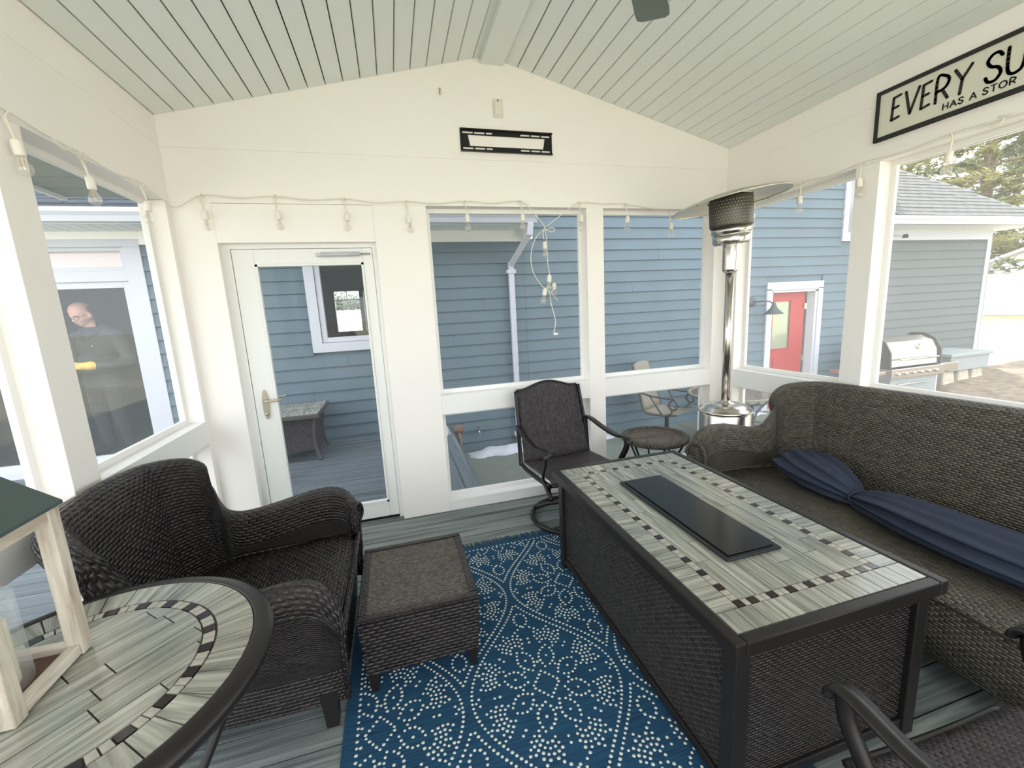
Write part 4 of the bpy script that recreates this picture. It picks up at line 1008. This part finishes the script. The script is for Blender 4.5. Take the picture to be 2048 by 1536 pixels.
# ------------------------------------------------------------------ navy cloth bundle on the sofa
nb_ = thing('cloth_bundle', 'navy blue fabric cover gathered and tied, lying on the sofa seat', 'fabric cover')
path = [(2.46, 2.02), (2.41, 1.90), (2.37, 1.76), (2.345, 1.63), (2.335, 1.57), (2.325, 1.50), (2.31, 1.36), (2.29, 1.18), (2.285, 1.0), (2.30, .80), (2.32, .62)]
rw = [.155, .150, .135, .085, .05, .085, .125, .15, .16, .15, .12]; rhh = [.085, .085, .08, .06, .042, .055, .07, .075, .075, .07, .05]
PP = catmull([(x, y_, 0) for x, y_ in path], 5); RW = [p.x for p in catmull([(a, b, 0) for a, b in zip(rw, rhh)], 5)]; RH = [p.y for p in catmull([(a, b, 0) for a, b in zip(rw, rhh)], 5)]
rings = []; n = len(PP)
for i in range(n):
    tg = (PP[min(i+1,n-1)]-PP[max(i-1,0)]).normalized(); sd_ = Vector((tg.y, -tg.x, 0)); ring = []
    for k in range(72):
        a = 2*PI*k/72; tight = max(0, 1-abs(i-22)/9)
        fold = 1+.13*math.sin(a*11+.06*i+1.3*math.sin(i*.12))+.07*math.sin(a*6-.13*i+1)+.08*tight*math.sin(a*17)
        z = .405+RH[i]*(1+math.sin(a)*fold)
        ring.append(PP[i]+sd_*RW[i]*math.cos(a)*fold+Vector((0, 0, max(z, .402)+.25*max(0, (PP[i].x-2.38))*0)))
    rings.append(ring)
MB().loft(rings, cap=True).build('cloth', M_navy, nb_, True, sub=1)
tp = PP[20]; MB().tube([tp+Vector((.058*math.cos(t), .01*math.sin(3*t), .447+.046*math.sin(t))) for t in np.linspace(0, 2*PI, 20, endpoint=False)], .009, 6, loop=True).build('tie_cord', M_navy, nb_, True)

# ------------------------------------------------------------------ things on the walls
tv = thing('tv_bracket', 'black slotted television wall bracket on the gable wall', 'wall bracket', (.923, BY, 2.738))
BW2, BH2 = .342, .074
def strip_slots(z0, z1, slots):
    xs_ = [-BW2]+[s for sl_ in slots for s in sl_]+[BW2]; zc, hh = (z0+z1)/2, .006
    m_ = MB().box((-BW2,-.006,z0), (BW2,-.002,zc-hh)).box((-BW2,-.006,zc+hh), (BW2,-.002,z1))
    for a, b in zip(xs_[::2], xs_[1::2]): m_.box((a,-.006,zc-hh), (b,-.002,zc+hh))
    m_.build('slotted_rail', M_blackmetal, tv)
slots = [(-.325,-.25), (-.24,-.165), (-.155,-.11), (.10,.17), (.18,.25), (.26,.325)]
strip_slots(.036, .066, slots); strip_slots(-.066, -.036, slots)
MB().box((-BW2,-.022,.066), (BW2,-.001,.074)).build('top_flange', M_blackmetal, tv); MB().box((-BW2,-.022,-.074), (BW2,-.001,-.066)).build('bottom_flange', M_blackmetal, tv)
for s_ in (-1, 1): MB().prism([(s_*BW2, .036), (s_*(BW2-.055), .036), (s_*(BW2-.068), -.036), (s_*BW2, -.036)], lambda a, b, t: (a, t, b), -.006, -.002).build('end_plate', M_blackmetal, tv)
cv = thing('cover_plate', 'white weatherproof outlet cover above the bracket', 'outlet cover', (.866, BY, 2.957))
MB().box((-.035,-.012,-.061), (.035,0,.061)).build('plate', plain('grey white cover', S(222,220,206), .5), cv, bevel=.006); MB().box((-.024,-.017,-.046), (.024,-.012,.038)).build('flip_lid', plain('cover lid', S(226,224,210), .4), cv, bevel=.005); MB().box((-.004,-.014,.043), (.004,-.011,.053)).build('screw', M_blackmetal, cv)
hk = thing('wall_hook', 'tiny metal hook left of the outlet cover on the gable', 'hook', (.464, BY, 3.03))
MB().tube([(0,0,.02),(0,-.012,.015),(0,-.014,-.01),(0,-.03,-.022),(0,-.034,-.008)], .003, 6).build('hook_wire', M_brass, hk); MB().box((-.007,-.004,-.012), (.007,0,.03)).build('hook_plate', M_brass, hk)
# sign on the right wall; local x runs along the board (towards -Y), z up
sg = thing('wall_sign', 'long white sign lettered EVERY SU and HAS A STOR in a black frame', 'sign', (EX-.001, 2.006, 2.405)); sg.rotation_euler = (0, 0, -PI/2)
SL, SH = 1.25, .268
MB().box((0,-.014,0), (SL,0,SH)).build('board', M_sign, sg)
for a, b in (((0,-.022,0),(SL,0,.020)), ((0,-.022,SH-.020),(SL,0,SH)), ((0,-.022,.02),(.018,0,SH-.02)), ((SL-.018,-.022,.02),(SL,0,SH-.02))): MB().box(a, b).build('frame', M_ink, sg)
GL = {'E': [[(.9,1),(.1,.96),(.06,.5),(0,0),(.85,.06)], [(.06,.5),(.7,.53)]], 'V': [[(0,1),(.42,0),(1,1)]], 'R': [[(.06,0),(.1,1),(.6,1),(.95,.82),(.85,.58),(.5,.46),(.08,.44)], [(.5,.46),(.95,.06)]], 'Y': [[(0,1),(.48,.55)], [(1,1),(.48,.55),(.4,0)]],
      'S': [[(.95,.84),(.7,1),(.3,.98),(.05,.78),(.3,.56),(.75,.45),(.95,.22),(.65,0),(.2,.02),(0,.2)]], 'U': [[(0,1),(.02,.3),(.2,.03),(.6,.0),(.9,.2),(1,1)]], 'H': [[(0,0),(0,1)], [(1,0),(1,1)], [(0,.5),(1,.5)]], 'A': [[(0,0),(.5,1),(1,0)], [(.2,.35),(.8,.35)]],
      'T': [[(0,1),(1,1)], [(.5,1),(.5,0)]], 'O': [[(.5+.5*math.cos(t), .5+.5*math.sin(t)) for t in np.linspace(0, 2*PI, 15)]]}
def letter(ch, x, z, wd, ht, th):
    m_ = MB()
    for st2 in GL[ch]:
        pts = [(x+a*wd, z+b*ht) for a, b in st2]
        if ch in 'SU' or (ch == 'R' and len(pts) > 3): 
            q = catmull([(a, b, 0) for a, b in pts], 5); pts = [(p.x, p.y) for p in q]
        for p, q in zip(pts[:-1], pts[1:]): m_.bar((p[0], -.0155, p[1]), (q[0], -.0155, q[1]), .003, th, Vector((0,1,0)).cross(Vector((q[0]-p[0], 0, q[1]-p[1]))))
        for p in pts: m_.lathe([(0,-.0015),(th/2,-.0015),(th/2,.0015),(0,.0015)], 10, (p[0],-.0155,p[1]), Matrix.Rotation(PI/2, 3, 'X'))
    m_.build('letter', M_ink, sg)
for ch, x, wd in (('E',.085,.042),('V',.148,.062),('E',.225,.042),('R',.285,.056),('Y',.362,.064),('S',.482,.056),('U',.556,.06)): letter(ch, x, .090, wd, .118, .0125)
for ch, x, wd in (('H',.325,.020),('A',.355,.024),('S',.388,.018),('A',.432,.024),('S',.480,.018),('T',.508,.020),('O',.537,.026),('R',.572,.020)): letter(ch, x, .043, wd, .028, .0045)

# ------------------------------------------------------------------ ceiling fan
fan = thing('ceiling_fan', 'grey four-blade ceiling fan hanging from the ridge beam', 'ceiling fan', (RX+.025, 1.38, 0))
M_fan = plain('grey fan blade', S(112,122,112), .5)
MB().tube([(0,0,AZ-.05),(0,0,2.86)], .013, 10).build('downrod', M_lampg, fan); MB().lathe([(.0,AZ-.052),(.06,AZ-.056),(.03,AZ-.11),(0,AZ-.11)], 20).build('canopy', M_lampg, fan, True)
MB().lathe([(0,2.87),(.05,2.865),(.095,2.84),(.10,2.78),(.07,2.74),(0,2.73)], 28).build('motor', M_lampg, fan, True)
for k in range(4):
    a = math.radians(48)+k*PI/2; c, s_ = math.cos(a), math.sin(a)
    poly = [(.14,-.05),(.49,-.068),(.53,-.064),(.545,-.045),(.545,.05),(.53,.068),(.49,.07),(.14,.05)]
    MB().prism(poly, lambda u, v_, t, c=c, s_=s_: (u*c-v_*s_, u*s_+v_*c, 2.74+t+v_*.12), -.004, .004).build('blade', M_fan, fan)
    MB().bar((.07*c,.07*s_,2.755), (.17*c,.17*s_,2.747), .03, .008).build('blade_iron', M_lampg, fan)

# ------------------------------------------------------------------ string lights
sl_ = thing('string_lights', 'white cord of clear filament bulbs hung around the porch header', 'string lights')
sock = MB().lathe([(0, .002), (.010, 0), (.013, -.006), (.0165, -.012), (.0165, -.052), (.0145, -.056), (0, -.056)], 16).build('socket', M_bulbsock, None, True); sockm = sock.data; bpy.data.objects.remove(sock)
gb = MB().lathe([(.011, -.054), (.012, -.066), (.020, -.082), (.024, -.097), (.022, -.110), (.012, -.120), (0, -.123)], 16, cap=False).build('bulb', M_glassbulb, None, True); gbm = gb.data; bpy.data.objects.remove(gb)
fi = MB().tube([(.004,0,-.06),(.006,0,-.098),(0,0,-.104),(-.006,0,-.098),(-.004,0,-.06)], .0014, 5).build('filament', plain('filament', S(196,160,100), .4), None); fim = fi.data; bpy.data.objects.remove(fi)
def hang(p, top, tilt=(0,0)):
    s_ = inst('socket', sockm, sl_, p, rot=(tilt[0], tilt[1], random.random()*6)); inst('bulb', gbm, s_, (0,0,0)); inst('filament', fim, s_, (0,0,0))
    if top is not None: MB().tube([Vector(top)+Vector((-.02,0,-.002)), Vector(top)+Vector((-.004,0,-.02)), Vector(p)], .0026, 5).tube([Vector(top)+Vector((.02,0,-.002)), Vector(top)+Vector((.004,0,-.02)), Vector(p)], .0026, 5).build('drop_cord', M_cord, sl_)
def cord(pts, r=.0032): MB().tube(catmull(pts, 5), r, 6).build('cord', M_cord, sl_, True)
yb = BY-.022; xl = WX+.022; xr = EX-.022
back = [(-1.052, 2.337), (-.644, 2.339), (-.227, 2.331), (.172, 2.321), (.581, 2.328), (.998, 2.334)]
back2 = [(1.47, 2.33), (1.87, 2.325), (2.268, 2.275)]
left = [(1.50, 2.315), (1.985, 2.314), (2.359, 2.304), (2.819, 2.314)]
right = [(2.85, 2.29), (2.452, 2.315), (2.058, 2.317), (1.62, 2.318), (1.2, 2.318)]
pts = []
for i, (y_, z) in enumerate(left): pts += [(xl, y_, z)]+([(xl, (y_+left[i+1][0])/2, z-.012)] if i < 3 else [])
pts += [(xl, 3.02, 2.285), (xl+.03, yb-.02, 2.262)]
for i, (x, z) in enumerate(back): pts += [(x, yb, z)]+([((x+back[i+1][0])/2, yb, min(z, back[i+1][1])-.012)] if i < 5 else [])
pts += [(1.08, yb, 2.27), (1.185, yb, 2.15)]; cord(pts)
pts = [(1.185, yb, 2.15), (1.33, yb, 2.25)]
for i, (x, z) in enumerate(back2): pts += [(x, yb, z)]+([((x+back2[i+1][0])/2, yb, z-.006)] if i < 1 else [])
pts += [(2.6, yb, 2.262), (xr-.03, yb-.03, 2.255)]
for i, (y_, z) in enumerate(right): pts += [(xr, y_, z)]+([(xr, (y_+right[i+1][0])/2, z-.014)] if i < 4 else [])
cord(pts)
for x, z in back+back2: hang((x+.008, yb-.012, z-.088), (x, yb, z), (.08, 0))
for y_, z in left[1:]: hang((xl+.012, y_+.006, z-.09), (xl, y_, z), (0, -.08))
for y_, z in right[:4]: hang((xr-.012, y_, z-.085), (xr, y_, z), (0, .08))
for i, (x, z) in enumerate(back+back2): MB().lathe([(0,0),(.006,0),(.006,.012),(0,.012)], 8, (x, BY, z+.006), Matrix.Rotation(PI/2, 3, 'X')).build('cup_hook', M_brass, sl_)
# tangle hanging in the first bay
cx = 1.18
cord([(cx, yb, 2.15), (cx-.03, yb, 2.12), (cx-.085, yb, 2.06), (cx-.12, yb, 1.95), (cx-.11, yb, 1.83), (cx-.05, yb, 1.73), (cx+.0, yb, 1.69), (cx+.03, yb, 1.67), (cx+.06, yb, 1.70), (cx+.05, yb, 1.74)])
cord([(cx, yb, 2.15), (cx+.01, yb, 2.05), (cx+.012, yb, 1.90), (cx+.03, yb, 1.77), (cx+.03, yb, 1.74), (cx+.0, yb, 1.71), (cx+.02, yb, 1.66), (cx+.03, yb, 1.58), (cx+.055, yb, 1.48), (cx+.06, yb, 1.42), (cx+.045, yb, 1.36), (cx+.05, yb, 1.345)])
cord([(cx-.01, yb-.01, 2.13), (cx+.05, yb-.01, 2.145), (cx+.075, yb-.01, 2.135), (cx+.05, yb-.01, 2.115), (cx, yb-.01, 2.13), (cx-.02, yb-.01, 2.11), (cx-.015, yb-.01, 2.06)])
cord([(cx+.03, yb-.008, 1.66), (cx+.05, yb-.008, 1.64), (cx+.085, yb-.008, 1.60)], .002)
for (dx, z, tl_) in ((-.01, 2.045, .1), (.02, 1.80, -.1), (.055, 1.735, -.7), (-.02, 1.70, .2)): hang((cx+dx, yb-.012, z), None, (0, tl_))
MB().box((cx+.042, yb-.008, 1.335), (cx+.075, yb+.008, 1.352)).build('plug', M_bulbsock, sl_, bevel=.003)
# knotted slack on the left header
cord([(xl+.004, 2.20, 2.305), (xl+.01, 2.23, 2.275), (xl+.01, 2.27, 2.285), (xl+.008, 2.30, 2.30), (xl+.01, 2.33, 2.275), (xl+.012, 2.35, 2.26), (xl+.012, 2.37, 2.28), (xl+.012, 2.345, 2.285), (xl+.01, 2.36, 2.30)], .0036)
cord([(xl+.012, 2.30, 2.285), (xl+.014, 2.34, 2.27), (xl+.014, 2.36, 2.29), (xl+.014, 2.33, 2.295), (xl+.012, 2.37, 2.272)], .0036)
cord([(xr-.004, 1.50, 2.315), (xr-.01, 1.47, 2.285), (xr-.01, 1.43, 2.30), (xr-.01, 1.45, 2.32), (xr-.01, 1.40, 2.31)], .0036)

# ------------------------------------------------------------------ person behind the sliding glass
def person():
    t = thing('person', 'bald person in dark hoodie and yellow work gloves looking down behind sliding glass', 'person', (-3.40, 6.19, .07), math.radians(-20))
    t.scale = (1.13, 1.08, 1.0)
    mb = MB()
    def ell(c, r, rot=None, seg=20, rg=14):
        c = Vector(c); rings = []
        for j in range(1, rg):
            th = PI*j/rg; ring = []
            for k in range(seg):
                p = Vector((r[0]*math.sin(th)*math.cos(2*PI*k/seg), r[1]*math.sin(th)*math.sin(2*PI*k/seg), r[2]*math.cos(th)))
                ring.append(c+(rot @ p if rot is not None else p))
            rings.append(ring)
        mb.loft(rings, cap=True)
    def cap(pts, rs):
        q = catmull(pts, 5); rr = [p.x for p in catmull([(r, 0, 0) for r in rs], 5)]
        mb.tube(q, rr, 14); ell(q[0], (rr[0],)*3, None, 12, 8); ell(q[-1], (rr[-1],)*3, None, 12, 8)
    hd = Matrix.Rotation(math.radians(24), 3, 'X')          # head bowed forward
    HC = Vector((-.01, -.085, 1.69))
    def hp(x, y, z): return HC+hd @ Vector((x, y, z))
    ell(hp(0, .01, .03), (.086, .107, .104), hd); ell(hp(0, -.02, -.04), (.074, .088, .09), hd); ell(hp(0, -.05, -.09), (.048, .045, .04), hd)
    ell(hp(0, -.108, -.035), (.014, .022, .026), hd); ell(hp(0, -.10, -.018), (.010, .016, .03), hd); ell(hp(0, -.088, .012), (.055, .018, .012), hd); ell(hp(0, -.092, -.078), (.026, .012, .009), hd)
    for s_ in (-1, 1): ell(hp(s_*.088, .0, -.022), (.013, .022, .035), hd); ell(hp(s_*.04, -.07, -.045), (.026, .022, .024), hd)
    cap([(0, .01, 1.47), (0, -.03, 1.56), (-.005, -.06, 1.63)], [.068, .060, .056])
    ell((0, .0, 1.30), (.205, .135, .22)); ell((0, -.035, 1.10), (.195, .155, .17)); ell((0, 0, .94), (.185, .135, .14))
    cap([(-.19, .01, 1.43), (0, .015, 1.46), (.19, .01, 1.43)], [.072, .085, .072])
    ell((0, .075, 1.50), (.135, .075, .065)); cap([(-.10, .02, 1.52), (-.085, -.07, 1.47), (-.03, -.12, 1.41)], [.04, .035, .025]); cap([(.10, .02, 1.52), (.085, -.07, 1.47), (.03, -.12, 1.41)], [.04, .035, .025])
    cap([(-.12, -.01, .90), (0, -.03, .885), (.12, -.01, .90)], [.10, .115, .10])
    for s_ in (-1, 1):
        cap([(s_*.215, .01, 1.42), (s_*.285, .015, 1.27), (s_*.315, .03, 1.13)], [.078, .068, .062])
        cap([(s_*.315, .03, 1.13), (s_*.225, -.12, 1.09), (s_*.10, -.245, 1.10)], [.060, .052, .040])
        cap([(s_*.10, 0, .86), (s_*.115, -.02, .50), (s_*.12, .02, .10)], [.105, .075, .055])
        ell((s_*.12, -.06, .045), (.05, .14, .045))
    # gloved hands pulling at each other: left hand over right
    hands = [Vector((.07, -.285, 1.105)), Vector((-.035, -.29, 1.06))]
    ell(hands[0], (.052, .032, .042)); cap([(.125, -.225, 1.10), (.095, -.255, 1.10)], [.052, .046])
    for k in range(4): cap([hands[0]+Vector((-.03, -.012, .03-.018*k)), hands[0]+Vector((-.075, -.022, .028-.019*k)), hands[0]+Vector((-.105+.006*k, -.004, .016-.019*k))], [.0125, .0115, .0105])
    cap([hands[0]+Vector((.01, -.03, .03)), hands[0]+Vector((-.03, -.05, .045)), hands[0]+Vector((-.055, -.05, .03))], [.014, .0125, .0115])
    ell(hands[1], (.045, .03, .05)); cap([(-.12, -.225, 1.10), (-.085, -.26, 1.085)], [.05, .044])
    for k in range(4): cap([hands[1]+Vector((.022-.016*k, -.008, -.035)), hands[1]+Vector((.03-.017*k, -.02, -.08)), hands[1]+Vector((.03-.016*k, -.006, -.112+.006*k))], [.0125, .0115, .0105])
    cap([hands[1]+Vector((.03, -.02, .01)), hands[1]+Vector((.06, -.035, -.015)), hands[1]+Vector((.066, -.03, -.05))], [.014, .0125, .0115])
    tmp = mb.build('tmp', None); rm_ = tmp.modifiers.new('r', 'REMESH'); rm_.mode = 'VOXEL'; rm_.voxel_size = .0075; sm = tmp.modifiers.new('s', 'SMOOTH'); sm.iterations = 5; sm.factor = .5
    dg = bpy.context.evaluated_depsgraph_get(); me = bpy.data.meshes.new_from_object(tmp.evaluated_get(dg)); bpy.data.objects.remove(tmp)
    me.name = 'body'; me.materials.clear()
    for m_ in (M_skin, M_hood, M_pants, M_glove, M_ink): me.materials.append(m_)
    n = len(me.polygons); c = np.zeros(n*3); me.polygons.foreach_get('center', c); c = c.reshape(-1, 3)
    mi = np.ones(n, int); mi[c[:, 2] < .83] = 2; mi[c[:, 2] < .09] = 4
    dh = np.min([np.linalg.norm((c-np.array(h))*np.array([.8, 1, .8]), axis=1) for h in hands], axis=0); mi[(dh < .105) & (c[:, 1] < -.215)] = 3
    mi[(c[:, 2] > 1.535) & (c[:, 1] < -.005-(1.62-c[:, 2])*.35) | (c[:, 2] > 1.60)] = 0
    me.polygons.foreach_set('material_index', mi.astype(np.int32)); me.shade_smooth()
    o = bpy.data.objects.new('body', me); COL.objects.link(o); o.parent = t
    hr = MB(); rings = []                                    # hair band round the back and sides
    for j in range(7):
        th = PI*(.34+.30*j/6); ring = []
        for k in range(25):
            a = -.02*PI+1.04*PI*k/24; e = 1.05
            ring.append(hp(.086*e*math.sin(th)*math.cos(a), .01+.107*e*math.sin(th)*math.sin(a), .03+.104*e*math.cos(th)-.012))
        rings.append(ring)
    h_ = hr.loft(rings, closed=False).build('hair', M_hair, t, True); h_.modifiers.new('s', 'SOLIDIFY').thickness = .006
    gl = MB()
    for s_ in (-1, 1): gl.tube([hp(s_*.034+.026*math.cos(a), -.112+.012*abs(math.cos(a))*(1 if s_*math.cos(a) > 0 else 0), -.012+.018*math.sin(a)) for a in np.linspace(0, 2*PI, 20, endpoint=False)], .0025, 5, loop=True); gl.tube([hp(s_*.060, -.10, -.006), hp(s_*.083, -.04, -.004), hp(s_*.085, .015, -.008)], .002, 5)
    gl.tube([hp(-.009, -.116, -.008), hp(.009, -.116, -.008)], .0025, 5); gl.build('glasses', M_ink, t)
    eb = MB()
    for s_ in (-1, 1): eb.tube([hp(s_*.016, -.104, .014), hp(s_*.036, -.104, .018), hp(s_*.056, -.092, .012)], .004, 5)
    eb.build('eyebrows', M_hair, t)
    MB().box((.085, -.148, 1.315), (.105, -.14, 1.322)).build('chest_mark', M_white, t)
    MB().tube([(0, -.135, 1.43), (0, -.145, 1.33)], .004, 5).build('zip', M_ink, t)
person()

# ------------------------------------------------------------------ deck side table
dt = thing('deck_table', 'wicker side table with grey tiled top on the deck by blue wall', 'table', (-1.17, 5.27, 0))
MB().box((-.31,-.40,.50), (.31,.38,.545)).build('top_rim', M_ironp, dt, bevel=.006)
for i in range(4):
    for j in range(6): tile(dt, -.2175+i*.145, -.3125+j*.121, .121, .145, .55, PI/2)
MB().prism([(-.24,.50),(.24,.50),(.215,.30),(.235,.12),(-.235,.12),(-.215,.30)], lambda a, b, t: (a, t, b), -.30, .28).build('wicker_body', M_wick_p, dt)
for sx in (-1, 1):
    for sy in (-1, 1): MB().tube(catmull([(sx*.25, sy*.29-.01, .5), (sx*.215, sy*.28-.01, .28), (sx*.23, sy*.285-.01, .1), (sx*.262, sy*.30-.01, .005)], 5), .02, 6).build('leg', M_ironp, dt, True)

# ------------------------------------------------------------------ patio set outside the back corner
def sling_chair(label, loc, rz):
    t = thing('sling_chair', label, 'chair', loc, rz)
    MB().lathe([(.03,.06),(.03,.33),(.09,.35),(.09,.37)], 14).build('pedestal', M_ironp, t, True)
    for k in range(4):
        a = PI/4+k*PI/2; c, s_ = math.cos(a), math.sin(a); MB().tube([(0,0,.09),(.18*c,.18*s_,.06),(.33*c,.33*s_,.014)], .014, 6).build('base_foot', M_ironp, t, True)
    def pan(nm, f):
        g = [[Vector(f(u, v_)) for u in np.linspace(-1, 1, 9)] for v_ in np.linspace(0, 1, 9)]
        o = MB().loft(g, closed=False).build(nm, M_sling, t, True); o.modifiers.new('s', 'SOLIDIFY').thickness = .01
    pan('backrest', lambda u, v_: (u*(.25-.03*v_*v_), .22+.19*v_, .42+.66*v_+.03*(1-u*u)*v_))
    pan('seat', lambda u, v_: (u*.255, -.27+.49*v_, .44-.03*math.sin(PI*v_)))
    for s_ in (-1, 1):
        x = s_*.27
        MB().tube(catmull([(x*.87,.42,1.09),(x*.95,.30,.72),(x,.21,.43),(x,0,.40),(x,-.26,.43)], 5), .013, 6).build('side_rail', M_ironp, t, True)
        sc = [(x*1.08, -.235+.085*k_*math.cos(a)*.0+(.095-.011*i)*math.cos(a), .555+(.095-.011*i)*math.sin(a)) for i, (a, k_) in enumerate([(PI/2-q*.75, 1) for q in range(9)])]
        MB().tube(catmull([(x*.97,.29,.70),(x*1.05,.12,.665),(x*1.08,-.08,.655)]+sc[:9], 4), .013, 6).build('scroll_arm', M_ironp, t, True)
        MB().tube(catmull([(x*1.08,-.14,.57),(x*1.06,-.2,.47),(x,-.12,.41)], 4), .012, 6).build('arm_stay', M_ironp, t, True); MB().tube([(x*1.05,.12,.66),(x,-.05,.41)], .01, 6).build('arm_stay', M_ironp, t, True)
    return t
sling_chair('tan sling patio chair with scroll arms, left of the patio table', (3.66, 5.08, -.395), math.radians(30))
sling_chair('tan sling patio chair with scroll arms between table and red door', (5.10, 5.02, -.395), math.radians(25))
pt = thing('patio_table', 'round glass patio table with iron rim between sling chairs', 'table', (4.28, 4.55, -.395))
MB().lathe([(.50,.70),(.53,.715),(.55,.71),(.55,.69),(.52,.685)], 40, cap=False).build('rim', M_sling, pt, True); MB().lathe([(0,.698),(.51,.698),(.51,.706),(0,.706)], 36).build('glass_top', M_smoke, pt)
for k in range(4):
    a = PI/4+k*PI/2; c, s_ = math.cos(a), math.sin(a); MB().tube(catmull([(.5*c,.5*s_,.69),(.3*c,.3*s_,.45),(.28*c,.28*s_,.2),(.42*c,.42*s_,.012)], 5), .014, 6).build('leg', M_ironp, pt, True)

# ------------------------------------------------------------------ grill and storage box by the garage wall
gzv = gz(8.3, 5.0)
gl_ = thing('gas_grill', 'stainless gas grill with closed hood by the garage wall', 'grill', (8.0, 5.05, gzv))
dzb = .12-gzv
MB().prism([(.30,dzb+.22),(.30,dzb+.45),(.24,dzb+.60),(.10,dzb+.67),(-.08,dzb+.67),(-.22,dzb+.60),(-.30,dzb+.45),(-.32,dzb+.22)], lambda a, b, t: (t, a, b), -.55, .55).build('hood', M_steel, gl_, bevel=.012)
for s_ in (-1, 1): MB().prism([(.33,dzb+.21),(.32,dzb+.46),(.25,dzb+.625),(.10,dzb+.70),(-.09,dzb+.70),(-.24,dzb+.62),(-.33,dzb+.46),(-.35,dzb+.21)], lambda a, b, t: (t, a, b), s_*.565-.015, s_*.565+.015).build('hood_end', M_steel_d, gl_)
MB().tube([(-.42,-.38,dzb+.34),(.42,-.38,dzb+.34)], .016, 10).build('hood_handle', M_steel, gl_, True)
MB().lathe([(0,0),(.04,0),(.04,.015),(0,.015)], 18, (.12,-.285,dzb+.52), Matrix.Rotation(PI/2, 3, 'X')).build('thermometer', M_steel, gl_)
MB().box((-.58,-.38,dzb+.04), (.58,.3,dzb+.20)).build('control_panel', M_steel, gl_, bevel=.01)
for k in range(6): MB().lathe([(0,0),(.028,0),(.024,.03),(0,.032)], 14, (-.45+k*.17,-.38,dzb+.12), Matrix.Rotation(PI/2, 3, 'X')).build('knob', M_steel, gl_, True)
MB().box((-.52,-.33,.08), (.52,.28,dzb+.04)).build('cart', M_box, gl_, bevel=.006)
MB().tube([(-.4,-.36,dzb-.06),(.3,-.36,dzb-.06)], .012, 8).build('door_handle', M_steel, gl_, True)
MB().box((.585,-.33,dzb+.06), (1.02,.26,dzb+.20)).build('side_shelf', M_steel, gl_, bevel=.008); MB().box((-1.02,-.33,dzb+.12), (-.585,.26,dzb+.18)).build('side_shelf', M_steel, gl_, bevel=.008)
MB().box((.56,-.30,.02), (.60,-.26,dzb+.06)).build('leg', M_white, gl_)
for sx in (-.48, .48):
    for sy in (-.26, .22): MB().lathe([(.0,-.02),(.05,-.02),(.05,.02),(0,.02)], 14, (sx, sy, .05), Matrix.Rotation(PI/2, 3, 'Y')).build('caster', M_blackmetal, gl_)
bx_ = thing('storage_box', 'grey storage box on pale stones right of the grill', 'box', (9.65, 5.2, gz(9.65, 5.2)))
MB().box((-.5,-.3,.22), (.5,.3,.46)).build('body', M_box, bx_, bevel=.01); MB().box((-.53,-.33,.46), (.53,.33,.52)).build('lid', M_box, bx_, bevel=.01)
for x in (-.38, .0, .36):
    s_ = random.Random(int(x*100)); p = [(x-.16,-.26,-.05),(x+.15,-.27,-.05),(x+.16,.22,-.05),(x-.15,.24,-.05),(x-.14,-.24,.218),(x+.13,-.23,.22),(x+.14,.2,.22),(x-.13,.21,.218)]
    MB().hexa(p).build('stone', M_stone, bx_, bevel=.03)
